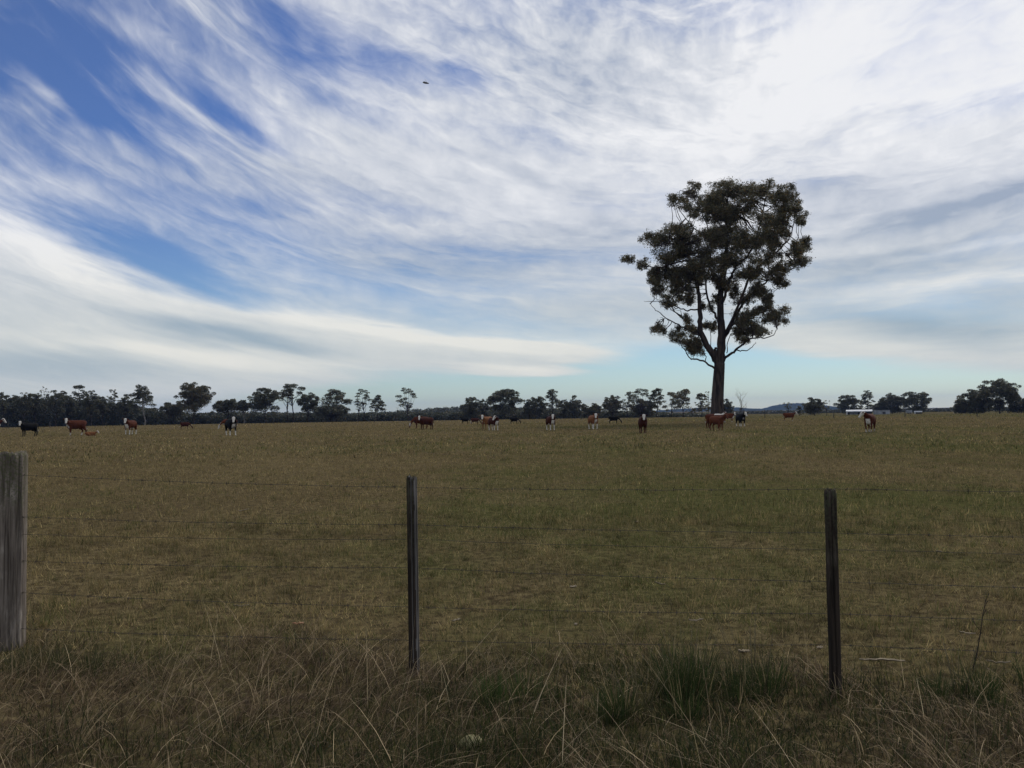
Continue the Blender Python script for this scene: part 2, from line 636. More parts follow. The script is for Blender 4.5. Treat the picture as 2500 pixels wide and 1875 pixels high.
def leaf_quads(C, L, W, droop=0.45, rng=RNG):
    """diamond leaves at centres C; random heading, hanging down somewhat"""
    n = len(C)
    d = rng.normal(size=(n, 3))
    d[:, 2] = d[:, 2] * 0.6 - droop
    d /= np.linalg.norm(d, axis=1, keepdims=True)
    s = np.cross(d, rng.normal(size=(n, 3)))
    s /= np.linalg.norm(s, axis=1, keepdims=True) + 1e-9
    L = (L * rng.uniform(0.6, 1.3, n))[:, None]
    W = (W * rng.uniform(0.6, 1.3, n))[:, None]
    V = np.empty((n, 4, 3))
    V[:, 0] = C - d * L * 0.5
    V[:, 1] = C + s * W * 0.5 - d * L * 0.06
    V[:, 2] = C + d * L * 0.5
    V[:, 3] = C - s * W * 0.5 - d * L * 0.06
    F_ = np.arange(n * 4).reshape(n, 4)
    return V.reshape(-1, 3), F_


def puff_points(c, r, n, rng=RNG, shell=0.55, top=0.0):
    """n points in an ellipsoid, more of them towards its skin (and its top)"""
    d = rng.normal(size=(n, 3))
    d /= np.linalg.norm(d, axis=1, keepdims=True)
    if top:
        d[:, 2] = np.where((d[:, 2] < 0) & (rng.random(n) < top), -d[:, 2], d[:, 2])
    rad = rng.random(n) ** (1.0 / 3.0)
    rad = shell * (1 - (1 - rad) * 0.6) + (1 - shell) * rad
    rad = rad * rng.uniform(0.86, 1.12, n)
    return np.asarray(c) + d * rad[:, None] * np.asarray(r)


def leaf_tint(n, base=(0.042, 0.052, 0.028), var=0.35, rng=RNG, warm=0.0):
    b_ = np.array(base) * (1 + rng.normal(size=(n, 1)) * var).clip(0.35, 2.2)
    k = rng.random((n, 1)) < warm
    b_ = np.where(k, b_ * np.array((1.7, 1.15, 0.8)), b_)
    return b_


def crown_obj(name, centers, L, W, mat, parent, base, var=0.35, warm=0.1, rng=RNG, origin=(0, 0, 0)):
    C = np.asarray(centers) - np.asarray(origin)
    V, F_ = leaf_quads(C, L, W, rng=rng)
    col = np.repeat(leaf_tint(len(C), base, var, rng, warm), 4, axis=0)
    return np_mesh(name, V, F_, mat, col=col, parent=parent)


def wobble_path(p0, p1, n, amp, rng):
    p0 = np.array(p0, float)
    p1 = np.array(p1, float)
    t = np.linspace(0, 1, n)[:, None]
    pts = p0 + (p1 - p0) * t
    L = np.linalg.norm(p1 - p0)
    off = rng.normal(size=(n, 3)) * amp * L
    off[0] = 0
    off[-1] = 0
    sag = np.array((0, 0, 1.0)) * (-0.10 * L) * (t * (1 - t)) * 4 * 0.35
    return pts + off * np.sin(np.pi * t) + sag


def gum(px, top, width, low, kind, label, dist=330.0, trunk_px=None, lean=0.0, tint=(0.100, 0.106, 0.068),
        pale=False, name='gum_tree', leaves=1.0, warm=0.12):
    """a paddock gum: px column, py of the crown's top, its width in px, py of the crown's foot"""
    rng = np.random.default_rng(int(px * 7 + top))
    base = at_dist(px if trunk_px is None else trunk_px, dist)
    mpp = dist / F_PX
    ztop = z_at(px, top, dist)
    zlow = max(z_at(px, low, dist), base.z + 0.1)
    Wd = width * mpp
    cx = (px - (trunk_px if trunk_px is not None else px)) * mpp
    root = empty(name, base)
    tag(root, label, 'tree', 'gum trees along the far edge of the paddock')
    H = ztop - base.z
    h0 = zlow - base.z
    puffs = []
    if kind == 'umbrella':          # few flat tiers held on a bare stem
        n = int(11 + Wd * 1.0)
        for i in range(n):
            t = (i + 0.5) / n
            z = h0 + (H - h0) * (0.06 + 0.90 * t)
            half = 0.5 * Wd * (0.55 + 0.55 * math.sin(math.pi * min(1, 0.22 + 0.72 * t))) * (1.0 if t < .8 else 0.72)
            a = rng.uniform(0, 6.283)
            rr = half * math.sqrt(rng.uniform(0.05, 1)) * 0.86
            rp = Wd * rng.uniform(0.11, 0.18)
            puffs.append(((cx + rr * math.cos(a), rr * math.sin(a), z), (rp, rp, rp * 0.45)))
    elif kind == 'dome':            # broad dense dome, outer caps separate from the core
        n = int(46 + Wd * 2.2)
        for i in range(n):
            u = rng.normal(size=3)
            u /= np.linalg.norm(u)
            u[2] = abs(u[2]) * 1.0 if rng.random() < .7 else u[2]
            k = rng.uniform(0.45, 0.98)
            zc = h0 + (H - h0) * 0.42
            hz = (H - zc) if u[2] > 0 else (zc - h0)
            rp = Wd * rng.uniform(0.055, 0.115)
            puffs.append(((cx + u[0] * Wd * .5 * k, u[1] * Wd * .5 * k, zc + u[2] * hz * k), (rp, rp, rp * 0.7)))
        puffs.append(((cx, 0, h0 + (H - h0) * .45), (Wd * .30, Wd * .3, (H - h0) * .34)))
        for i in range(9):
            a = rng.uniform(0, 6.283)
            rr = Wd * .34 * math.sqrt(rng.random())
            rp = Wd * rng.uniform(0.13, 0.19)
            puffs.append(((cx + rr * math.cos(a), rr * math.sin(a), h0 + (H - h0) * rng.uniform(.05, .45)), (rp, rp, rp * .8)))
    elif kind == 'tower':           # uneven, several stacked shoulders
        n = int(44 + Wd * 1.6)
        for i in range(n):
            t = rng.random()
            z = h0 + (H - h0) * (0.04 + 0.92 * t)
            half = 0.5 * Wd * (0.30 + 0.75 * (1 - t) ** 0.7)
            a = rng.uniform(0, 6.283)
            rr = half * math.sqrt(rng.uniform(0.02, 1)) * 0.88
            rp = Wd * rng.uniform(0.06, 0.12)
            puffs.append(((cx + rr * math.cos(a), rr * math.sin(a), z), (rp, rp, rp * 0.62)))
    else:                           # 'wisp': thin see-through crown
        n = int(12 + Wd * 0.8)
        for i in range(n):
            t = rng.random()
            z = h0 + (H - h0) * (0.05 + 0.92 * t)
            half = 0.5 * Wd * (0.5 + 0.5 * math.sin(math.pi * (0.15 + 0.75 * t)))
            a = rng.uniform(0, 6.283)
            rr = half * math.sqrt(rng.uniform(0.02, 1)) * 0.9
            rp = Wd * rng.uniform(0.07, 0.13)
            puffs.append(((cx + rr * math.cos(a), rr * math.sin(a), z), (rp, rp, rp * 0.7)))
    pts = []
    for (c, r) in puffs:
        area = math.pi * r[0] * max(r[2], r[0] * 0.5)
        k = {'wisp': 13, 'umbrella': 50, 'dome': 60, 'tower': 54}[kind] * leaves
        cnt = max(14, int(area * k))
        pts.append(puff_points(c, r, min(cnt, 700), rng, 0.5, 0.5))
    pts = np.vstack(pts)
    pts = pts[pts[:, 2] > 0.2]
    crown = crown_obj('crown', pts, 0.52, 0.22, M_LEAF, root, tint, 0.35, warm, rng)
    tr = MB()
    r0 = max(0.16, H * 0.017) * (0.7 if kind == 'wisp' else 1.0)
    fork = h0 + (H - h0) * (0.30 if kind != 'tower' else 0.6)
    lx = cx * 0.8 + lean
    path = wobble_path((0, 0, -0.15), (lx, 0, fork), 6, 0.018, rng)
    tr.tube(path, [r0 * 1.35] + [r0 * (1 - 0.10 * i) for i in range(1, 6)], 7)
    for (c, r) in puffs:
        if kind in ('dome', 'tower') and rng.random() < 0.75:
            continue
        t = rng.uniform(0.55, 1.0)
        s = path[min(5, int(t * 5))]
        q = wobble_path(s, (c[0], c[1], c[2] - r[2] * 0.3), 4, 0.05, rng)
        tr.tube(q, [r0 * .42, r0 * .30, r0 * .2, r0 * .09], 5, cap=False)
    tr.build('trunk', M_BARK_PALE if pale else M_BARK, root)
    return root


LEFTWOOD = [
    (-22, 956, 50, 'dome'), (8, 957, 34, 'tower'), (32, 959, 42, 'dome'), (58, 955, 40, 'dome'), (86, 957, 42, 'dome'),
    (112, 943, 30, 'wisp'), (136, 951, 42, 'dome'), (163, 953, 44, 'dome'), (193, 939, 52, 'tower'), (223, 952, 44, 'dome'),
    (250, 959, 30, 'dome'), (276, 950, 36, 'tower'), (306, 963, 40, 'dome')]
ORD = ['first', 'second', 'third', 'fourth', 'fifth', 'sixth', 'seventh', 'eighth', 'ninth', 'tenth', 'eleventh', 'twelfth', 'thirteenth',
       'fourteenth', 'fifteenth', 'sixteenth']
KINDW = {'dome': 'round-crowned gum', 'tower': 'tall ragged gum', 'wisp': 'thin wispy gum', 'umbrella': 'flat-topped gum'}
for i, (x, t, wd, k) in enumerate(LEFTWOOD):
    gum(x, t, wd, 1012 if k != 'wisp' else 975, k, f'{KINDW[k]}, {ORD[i]} from the left in the dense wood at the far left',
        dist=335 + (i % 3) * 9, leaves=1.1)

G = gum
G(345, 940, 68, 1003, 'tower', 'tall ragged gum with bare pale trunk at the right end of the dense left wood', dist=322, trunk_px=354, pale=True)
G(424, 979, 62, 1018, 'dome', 'low rounded gum tucked against the left side of the big spreading gum', dist=338)
G(477, 931, 88, 1004, 'dome', 'biggest dark spreading gum of the left treeline behind the grazing dark red cow', dist=318, trunk_px=472, warm=.35)
G(556, 975, 70, 1008, 'dome', 'low broad gum directly behind the black white-faced cow', dist=334)
G(596, 977, 48, 1004, 'dome', 'low gum with a pale stick-straight trunk right of the black white-faced cow', dist=326, pale=True)
G(648, 948, 80, 1003, 'dome', 'round bushy gum left of the two slender umbrella gums', dist=322)
G(712, 938, 62, 968, 'umbrella', 'tall slender umbrella gum with high flat crown on bare stems, left treeline', dist=330, trunk_px=716)
G(702, 957, 34, 975, 'umbrella', 'thin second stem with small flat crown just left of the tall slender umbrella gum', dist=334)
G(752, 957, 54, 1006, 'dome', 'bushy gum under and right of the tall slender umbrella gum', dist=326)
G(786, 969, 34, 1000, 'wisp', 'narrow open gum between the bushy gum and the arching gum', dist=331)
G(822, 953, 74, 990, 'umbrella', 'open arching gum with broad airy crown left of the slim layered gum', dist=326)
G(808, 988, 84, 1020, 'dome', 'low dense gum beneath the open arching gum', dist=320)
G(886, 950, 44, 992, 'umbrella', 'slim layered gum on a straight bare stem standing clear of the wood', dist=328, trunk_px=889)
G(876, 983, 16, 1004, 'umbrella', 'very thin small-topped stem just left of the slim layered gum', dist=326)
G(922, 966, 48, 1006, 'tower', 'pointed cone-shaped gum with a separate top tuft', dist=328)
G(994, 945, 50, 1000, 'umbrella', 'lone open gum with side tuft above the wooded ridge, left of the dark red pair', dist=330, trunk_px=997)
G(1150, 969, 60, 1022, 'dome', 'rounded gum behind the black cow grazing left of the red pair', dist=330)
G(1182, 973, 40, 1020, 'dome', 'smaller rounded gum between the two bigger crowns left of centre', dist=336)
G(1232, 949, 84, 1010, 'dome', 'large round gum with ragged right-hand tufts behind the lone black grazing cow', dist=322)
G(1292, 973, 44, 1020, 'dome', 'low gum at the left end of the centre clump', dist=334)
G(1316, 965, 52, 1016, 'dome', 'second gum from the left in the centre clump', dist=327)
G(1349, 951, 52, 1010, 'tower', 'tallest gum of the centre clump, tufted top, behind the white-legged dark red cow', dist=324)
G(1376, 974, 40, 1020, 'dome', 'short gum right of the tallest one in the centre clump', dist=333)
G(1403, 966, 52, 1018, 'dome', 'round gum at the right end of the centre clump', dist=327)
G(1427, 986, 30, 1022, 'dome', 'smallest shrubby gum in the dip right of the centre clump', dist=334)
G(1450, 982, 44, 1020, 'dome', 'low gum behind the tan white-faced cow', dist=330)
G(1495, 965, 58, 1014, 'dome', 'flat-topped dense gum behind the right-hand black grazing cow', dist=325, warm=.25)
G(1531, 956, 40, 1004, 'umbrella', 'narrow layered gum left of the twin flat-topped gums', dist=332)
G(1567, 949, 62, 1000, 'umbrella', 'left one of the twin broad flat-topped gums', dist=328)
G(1566, 978, 66, 1020, 'dome', 'dense low gum under the twin flat-topped gums', dist=335, warm=.3)
G(1604, 948, 56, 1006, 'tower', 'right one of the twin broad flat-topped gums', dist=326)
G(1640, 957, 54, 1000, 'umbrella', 'see-through gum with pale limbs left of the big lone tree', dist=330, warm=.4)
G(1668, 950, 58, 990, 'umbrella', 'high arched gum just left of the big lone tree', dist=324, warm=.4)
G(1690, 980, 40, 1012, 'wisp', 'thin leggy gum under the high arched gum', dist=328, warm=.4)
G(1713, 961, 46, 1006, 'tower', 'leaning bushy gum touching the big trunk from the left', dist=322, warm=.3)
G(1730, 954, 26, 990, 'wisp', 'feathery thin-topped gum right against the big trunk', dist=330, warm=.4)
G(1776, 975, 36, 1012, 'dome', 'small round gum peeping out right of the big trunk', dist=326)
G(1924, 981, 24, 998, 'wisp', 'small sparse tree with a mop top in front of the blue hill', dist=360)
G(1952, 991, 22, 1013, 'tower', 'low bush left of the round gum before the hill', dist=345)
G(1988, 971, 54, 1010, 'dome', 'round solitary gum in front of the blue hill', dist=330)
G(2018, 977, 26, 1003, 'wisp', 'thin scraggly tree right of the round solitary gum', dist=340)
G(2073, 964, 58, 1010, 'dome', 'domed gum at the left end of the shed', dist=455)
G(2119, 951, 44, 1006, 'tower', 'upright gum rising behind the shed roof', dist=452)
G(2152, 986, 36, 1006, 'dome', 'low bushy gum behind the gap right of the shed', dist=456)
G(2178, 960, 64, 1012, 'dome', 'broad gum right of the shed', dist=450)
G(2236, 950, 62, 1008, 'dome', 'tall gum with drooping right edge right of the shed', dist=446)
G(2348, 984, 44, 1012, 'dome', 'low sloping shrub at the left foot of the far right clump', dist=330)
G(2384, 949, 84, 1012, 'dome', 'broad dark gum left in the far right clump', dist=326)
G(2441, 916, 88, 1006, 'dome', 'tallest domed gum in the far right clump', dist=318)
G(2494, 970, 54, 1012, 'dome', 'shorter gum at the right edge of the far right clump', dist=324)

# bare tree by the black-and-white cow
def bare_tree(px, foot_px, top, dist, label, seed, scale=1.0, stems=((0, 0),)):
    rng = np.random.default_rng(seed)
    base = at_dist(px, dist)
    root = empty('bare_tree', base)
    tag(root, label, 'tree', 'leafless trees')
    H = z_at(px, top, dist) - base.z

    def grow(mb, p, d, L, r, depth):
        p = Vector(p)
        pts = [p.copy()]
        rad = [r]
        n = 4
        for i in range(n):
            d = (d + Vector(rng.normal(size=3)) * 0.12 + Vector((0, 0, 0.05))).normalized()
            p = p + d * (L / n)
            pts.append(p.copy())
            rad.append(r * (1 - 0.5 * (i + 1) / n))
        mb.tube(pts, rad, 5, cap=False)
        if depth == 0:
            return
        for k in range(4 if depth > 1 else 3):
            i = int(rng.integers(1, n + 1))
            q = (d + Vector(rng.normal(size=3)) * 0.75)
            q.z = abs(q.z) * 0.6 + 0.45
            grow(mb, pts[i], q.normalized(), L * rng.uniform(0.45, 0.7), rad[i] * 0.55, depth - 1)
    for j, (ox, hs) in enumerate(stems):
        mb = MB()
        hh = H * (hs if hs else 1.0)
        grow(mb, (ox, 0, -0.1), Vector((0.02 * (j + 1), 0, 1)), hh * 0.62, 0.15 * scale, 3)
        mb.build('trunk' if j == 0 else 'side_stem', M_DEADWOOD, root)
    return root


bare_tree(1811, 1811, 936, 300, 'leafless dead tree with upswept branches behind the black white-faced cow by the big tree', 11, 1.0, ((0, 1.0), (-1.3, 0.55), (0.7, 0.4)))
bare_tree(970, 970, 990, 335, 'small leafless stick tree left of the lone open gum', 23, 0.6)

# far-off wood that reads as one mass
def wood_band(name, prof, dist, depth, dens, leaf, label, seed, tint):
    rng = np.random.default_rng(seed)
    xs = [q[0] for q in prof]
    ys = [q[1] for q in prof]
    P = []
    span = (xs[-1] - xs[0])
    for i in range(int(span * dens)):
        px = rng.uniform(xs[0], xs[-1])
        d = dist + rng.uniform(0, depth)
        top = np.interp(px, xs, ys) + rng.uniform(0, 5)
        b_ = at_dist(px, d)
        H = max(0.6, z_at(px, top, dist) - b_.z)
        rp = rng.uniform(0.8, 1.7) * dist / 340
        h = rng.uniform(0.0, 1.0) * max(0.2, H - rp * 0.6)
        P.append(puff_points((b_.x, b_.y, b_.z + h), (rp, rp, rp * .75), 34, rng, 0.6, 0.5))
    P = np.vstack(P)
    P = P[P[:, 2] > -1.45]
    o = crown_obj(name, P, leaf, leaf * 0.5, M_LEAF, None, tint, 0.3, 0.08, rng)
    return tag(o, label, 'wood', kind='stuff')


wood_band('woodland', [(-120, 974), (0, 972), (120, 970), (250, 975), (320, 985), (400, 1000), (470, 1006), (560, 1003), (640, 1004), (700, 1006), (760, 1005), (860, 1008),
                       (930, 1004), (1000, 1004), (1100, 1003), (1150, 1000), (1240, 998), (1300, 997), (1400, 998), (1450, 1003), (1560, 1002), (1650, 1008), (1760, 1012), (1790, 1012)],
          346, 40, 4.6, 0.85, 'dark scrubby wood filling the gaps along the far treeline', 5, (0.082, 0.090, 0.062))
wood_band('ridge_forest', [(640, 1006), (760, 1005), (860, 1007), (950, 1003), (990, 999), (1040, 994), (1090, 991), (1140, 990), (1200, 989), (1290, 990), (1400, 1000), (1500, 1006)],
          720, 60, 2.2, 1.5, 'dark forest ridge rising behind the treeline left of centre', 6, (0.082, 0.090, 0.062))
wood_band('scrub_line', [(1780, 1010), (1830, 1009), (1900, 1006), (1960, 1005), (2060, 1007), (2160, 1006), (2260, 1008), (2350, 1006), (2440, 1004), (2560, 1002)],
          620, 50, 1.6, 1.2, 'low dark scrub line below the blue hill and along the right treeline', 8, (0.055, 0.062, 0.046))

# ------------------------------------------------------------------ the big lone gum
BT = at_dist(1751, 117.0)
S8 = 117.0 / F_PX / 2.552          # metres for one pixel of the enlarged study of the tree


def bt(u, v, d=0.0):
    """local point (metres) of the big tree from the study's coordinates, d = depth away from the road"""
    q = ray(1500 + u / 2.552, 400 + v / 2.552)
    k = (117.0 + d) / math.hypot(q.x, q.y)
    return (q.x * k - BT.x, q.y * k - BT.y, CAM_Z + q.z * k - BT.z)


big = empty('gum_tree', BT)
tag(big, 'huge lone gum tree with dark trunk and tall dark crown in the paddock', 'tree')
rngT = np.random.default_rng(99)
LIMBS = [
    # (points (u,v,d), radius m start, end)
    ([(640, 1612, 0), (640, 1560, 0), (643, 1450, 0), (650, 1330, 0), (656, 1240, 0)], 0.98, 0.70, 12),
    ([(650, 1260, 0), (620, 1200, -.3), (575, 1130, -.8), (540, 1050, -1.2), (533, 960, -1.5), (532, 870, -1.8), (522, 770, -2.2), (490, 660, -2.8), (455, 560, -3.2), (420, 470, -3.6)], 0.50, 0.10, 9),
    ([(658, 1262, 0), (668, 1150, .2), (668, 1040, .3), (658, 930, .4), (662, 800, .6), (682, 690, .6), (695, 560, .5), (700, 430, .4), (700, 300, .2), (712, 180, 0)], 0.66, 0.06, 9),
    ([(664, 1010, .3), (630, 950, 1.2), (595, 880, 2.2), (570, 780, 3.0), (590, 640, 3.8), (600, 480, 4.2), (560, 340, 4.2), (500, 230, 4.0)], 0.19, 0.05, 7),
    ([(662, 880, .5), (700, 800, -.6), (722, 720, -1.6), (760, 640, -2.6), (840, 560, -3.4), (890, 440, -3.8), (930, 300, -3.6), (950, 170, -3.2)], 0.21, 0.05, 7),
    ([(672, 1130, .2), (720, 1020, 1.2), (780, 900, 2.2), (860, 800, 3.0), (960, 730, 3.8), (1070, 680, 4.0), (1150, 620, 4.0)], 0.23, 0.05, 7),
    ([(690, 1060, 0), (760, 910, -1.5), (830, 730, -3.0), (900, 640, -4.0), (1000, 560, -4.6), (1070, 490, -4.6), (1110, 400, -4.2), (1120, 260, -3.6)], 0.20, 0.045, 7),
    ([(672, 1220, 0), (720, 1190, -.8), (770, 1150, -1.5), (830, 1100, -2.2), (890, 1085, -2.8), (975, 1078, -3.4), (1015, 1030, -3.6)], 0.20, 0.03, 6),
    ([(760, 1160, -1.2), (810, 1165, -1.6), (860, 1140, -2.0), (880, 1110, -2.2)], 0.09, 0.03, 5),
    ([(650, 1290, 0), (610, 1265, -.5), (565, 1235, -1.2), (500, 1215, -2.0), (472, 1212, -2.4), (440, 1165, -2.8), (400, 1100, -3.2)], 0.16, 0.04, 6),
    ([(565, 1235, -1.2), (570, 1190, -1.4), (540, 1150, -1.6)], 0.07, 0.03, 5),
    ([(540, 1075, -1.1), (470, 1040, -1.6), (400, 1000, -2.2), (340, 975, -2.6), (290, 935, -3.0), (250, 905, -3.4), (222, 872, -3.6)], 0.13, 0.025, 6),
    ([(340, 975, -2.6), (310, 960, -2.9), (285, 960, -3.2)], 0.05, 0.02, 5),
    ([(532, 900, -1.6), (460, 915, -2.4), (400, 895, -3.0), (330, 870, -3.6), (270, 855, -4.2), (220, 858, -4.6), (184, 854, -4.8)], 0.11, 0.02, 6),
    ([(290, 860, -4.0), (250, 830, -4.4), (228, 800, -4.6)], 0.04, 0.015, 5),
    ([(628, 1215, -.4), (629, 1180, -.45), (630, 1143, -.5)], 0.20, 0.17, 8),
    ([(470, 600, -3.0), (400, 610, -3.8), (300, 640, -4.4), (220, 640, -4.8), (140, 610, -5.0), (90, 588, -5.0)], 0.12, 0.03, 6),
    ([(430, 500, -3.4), (340, 500, -4.4), (270, 510, -4.8), (215, 490, -5.0)], 0.10, 0.03, 6),
    ([(500, 700, -2.6), (430, 770, -3.6), (370, 830, -4.2), (330, 860, -4.4)], 0.09, 0.03, 6),
    ([(600, 480, 4.2), (500, 400, 4.4), (430, 320, 4.4), (370, 230, 4.2)], 0.10, 0.03, 6),
    ([(700, 400, .4), (780, 320, 1.4), (850, 220, 2.2), (870, 150, 2.4)], 0.12, 0.03, 6),
    ([(700, 430, .4), (620, 330, -1.2), (540, 250, -2.0), (500, 150, -2.4)], 0.12, 0.03, 6),
    ([(1000, 560, -4.6), (1090, 560, -4.9), (1160, 530, -5.0)], 0.08, 0.03, 6),
    ([(930, 300, -3.6), (1000, 260, -3.8), (1080, 190, -3.8)], 0.08, 0.03, 6),
    ([(860, 800, 3.0), (930, 830, 3.6), (990, 900, 3.9), (1030, 950, 4.0)], 0.10, 0.03, 6),
    ([(720, 1020, 1.2), (800, 980, 2.0), (880, 960, 2.6), (960, 970, 3.0)], 0.10, 0.03, 6),
    ([(735, 980, 1.4), (800, 1030, 1.8), (850, 1050, 2.0)], 0.08, 0.03, 6),
    ([(700, 1180, .2), (705, 1110, .6), (730, 1060, .8), (770, 1050, 1.0)], 0.07, 0.03, 5),
    ([(600, 1160, .4), (602, 1080, .8), (590, 1020, 1.0), (560, 960, 1.2)], 0.06, 0.02, 5),
    ([(605, 1150, .4), (560, 1080, 1.4), (500, 1040, 2.2), (450, 985, 2.8)], 0.08, 0.03, 5),
    ([(860, 800, 3.0), (960, 790, 2.4), (1030, 770, 2.0)], 0.06, 0.02, 5),
]
trunk = MB()
limb_nodes = []
for li, (pts, ra, rb, sides) in enumerate(LIMBS):
    P = [Vector(bt(*q)) for q in pts]
    # smooth: Catmull-Rom resample
    Q = []
    for i in range(len(P) - 1):
        p0, p1, p2, p3 = P[max(i - 1, 0)], P[i], P[i + 1], P[min(i + 2, len(P) - 1)]
        for k in range(4):
            t = k / 4
            Q.append(0.5 * ((2 * p1) + (p2 - p0) * t + (2 * p0 - 5 * p1 + 4 * p2 - p3) * t * t + (3 * p1 - p0 - 3 * p2 + p3) * t ** 3))
    Q.append(P[-1])
    n = len(Q)
    if li > 0:
        for i in range(1, n - 1):
            Q[i] = Q[i] + Vector(rngT.normal(size=3)) * 0.06
    rad = [ra + (rb - ra) * (i / (n - 1)) for i in range(n)]
    if li == 0:
        rad = [ra * (1.35 if i == 0 else (1.12 if i == 1 else 1)) + (rb - ra) * (i / (n - 1)) ** .8 for i in range(n)]
    trunk.tube(Q, rad, sides)
    if li > 0 and li != 15:
        for i in range(max(1, n // 3), n):
            limb_nodes.append((Q[i], rad[i]))
LOBES = [
    (1010, 390, 70, 50), (1080, 420, 40, 40), (680, 300, 70, 60), (820, 270, 80, 50), (1000, 230, 60, 50), (690, 760, 40, 50), (860, 770, 60, 40),
    (710, 150, 110, 62), (500, 160, 62, 48), (420, 225, 78, 58), (560, 225, 92, 62), (940, 150, 70, 62), (1085, 185, 70, 66), (1085, 262, 72, 56),
    (850, 195, 105, 70), (640, 225, 80, 52), (1130, 340, 52, 46), (600, 305, 112, 56), (760, 320, 120, 80), (950, 340, 100, 62), (1045, 325, 52, 52), (490, 330, 40, 26),
    (390, 430, 105, 66), (300, 455, 52, 56), (215, 495, 56, 62), (108, 588, 50, 38), (168, 640, 44, 36), (240, 672, 52, 46), (350, 560, 120, 100), (450, 500, 112, 86),
    (380, 690, 120, 76), (268, 760, 54, 54), (400, 800, 92, 60), (335, 855, 60, 44), (500, 680, 92, 96), (560, 580, 110, 96), (600, 440, 120, 76),
    (700, 450, 112, 86), (740, 560, 92, 86), (850, 470, 112, 84), (950, 440, 100, 66), (1000, 490, 52, 44), (900, 590, 72, 50), (1000, 560, 56, 36),
    (1165, 515, 58, 46), (1172, 595, 46, 46), (1110, 560, 46, 52), (1060, 640, 66, 34), (980, 690, 66, 42), (880, 690, 70, 52), (790, 700, 66, 64), (1032, 765, 28, 36),
    (935, 800, 62, 44), (968, 850, 28, 28), (850, 845, 74, 52), (765, 815, 52, 64), (640, 860, 42, 34), (800, 950, 82, 52), (895, 925, 54, 44), (1030, 940, 58, 62),
    (965, 965, 46, 40), (840, 1030, 86, 62), (760, 1050, 52, 52), (925, 1040, 46, 32), (800, 1105, 46, 26), (288, 1022, 46, 52), (395, 1080, 72, 50), (470, 1120, 66, 54),
    (458, 980, 38, 30), (520, 1165, 52, 44), (520, 1050, 36, 32), (620, 1000, 34, 30), (560, 900, 30, 40), (470, 850, 50, 40), (620, 720, 50, 60), (660, 620, 60, 70),
]
base_lobes = list(LOBES)
for i, (u, v, ru, rv) in enumerate(base_lobes):          # bridge neighbouring masses
    nb_ = sorted(base_lobes, key=lambda q: (q[0] - u) ** 2 + (q[1] - v) ** 2)[1:3]
    for (u2, v2, r2, s2) in nb_:
        if (u - u2) ** 2 + (v - v2) ** 2 < 150 ** 2 and rngT.random() < .3:
            LOBES.append(((u + u2) / 2, (v + v2) / 2, min(ru, r2) * .8, min(rv, s2) * .8))
pts = []
twigs = MB()
LN = np.array([q[0][:] for q in limb_nodes])
for (u, v, ru, rv) in LOBES:
    c0 = np.array(bt(u, v))
    a, c_ = max(20, ru - 10) * S8, max(18, rv - 10) * S8
    ext = max(0.12, 1 - ((u - 660) / 620.0) ** 2 - ((v - 560) / 700.0) ** 2) ** .5
    nd = 3 if ru * rv > 6000 else 2
    for j in range(nd):
        # nearest limb gives one depth, the others spread through the crown
        dxy = np.hypot(LN[:, 0] - c0[0], LN[:, 2] - c0[2])
        near = LN[np.argsort(dxy)[:6]]
        if j == 0:
            dep = float(near[0][1])
        elif j == 1:
            dep = -float(near[0][1]) * 0.7 + rngT.normal() * 1.6 * ext
        else:
            dep = rngT.uniform(-6.5, 6.5) * ext
        q0 = np.array(bt(u, v, dep))
        cc_ = q0 + rngT.normal(size=3) * (0.25, 0.4, 0.2)
        nsub = int(12 + 24 * a * c_)
        loose = int(nsub * 4)      # stray sprays between the clumps
        ld_ = rngT.normal(size=(loose, 3))
        pts.append(cc_ + ld_ / np.linalg.norm(ld_, axis=1, keepdims=True) * (rngT.random((loose, 1)) ** .5) * np.array((a, (a + c_) / 2, c_)) * 1.06)
        subl = []                   # a lobe is a few uneven sprays, not one ball
        for s in range(5):
            o_ = rngT.uniform(-.80, .80, 3) * np.array((a, .9 * (a + c_) / 2, c_))
            subl.append((cc_ + o_, np.array((a, .9 * (a + c_) / 2, c_)) * rngT.uniform(.22, .62, 3) * np.array((1.15, 1, .9))))
        for s in range(nsub):
            dd = rngT.normal(size=3)
            dd /= np.linalg.norm(dd)
            sc0, sr0 = subl[int(rngT.integers(0, 5))]
            q = sc0 + dd * rngT.random() ** 0.40 * sr0
            rp = rngT.uniform(0.13, 0.36)
            cnt = int(26 * (rp / 0.24) ** 2 * (0.62 if nd == 3 else 0.85))
            ax = rngT.uniform(.5, 1.4, 3) * np.array((1, 1, 1.1))
            pp = q + np.clip(rngT.normal(size=(cnt, 3)), -1.7, 1.7) * rp * ax * 0.66
            pts.append(pp)
            if rngT.random() < 0.10:
                k = int(np.argmin(np.sum((LN - q) ** 2, axis=1)))
                s0 = Vector(LN[k])
                dist_ = (Vector(q) - s0).length
                if 0.4 < dist_ < 6.0:
                    pa = wobble_path(s0, q, 5, 0.05, rngT)
                    r_ = 0.018 + 0.012 * dist_
                    twigs.tube(pa, [r_, r_ * .8, r_ * .6, r_ * .45, r_ * .25], 4, cap=False)
pts = np.vstack(pts)
trunk.build('trunk', M_BARK, big)
tag(twigs.build('twigs', M_BARK, big), kind='stuff')
crown_obj('crown', pts, 0.30, 0.085, M_LEAF, big, (0.116, 0.112, 0.064), 0.5, 0.2, rngT)

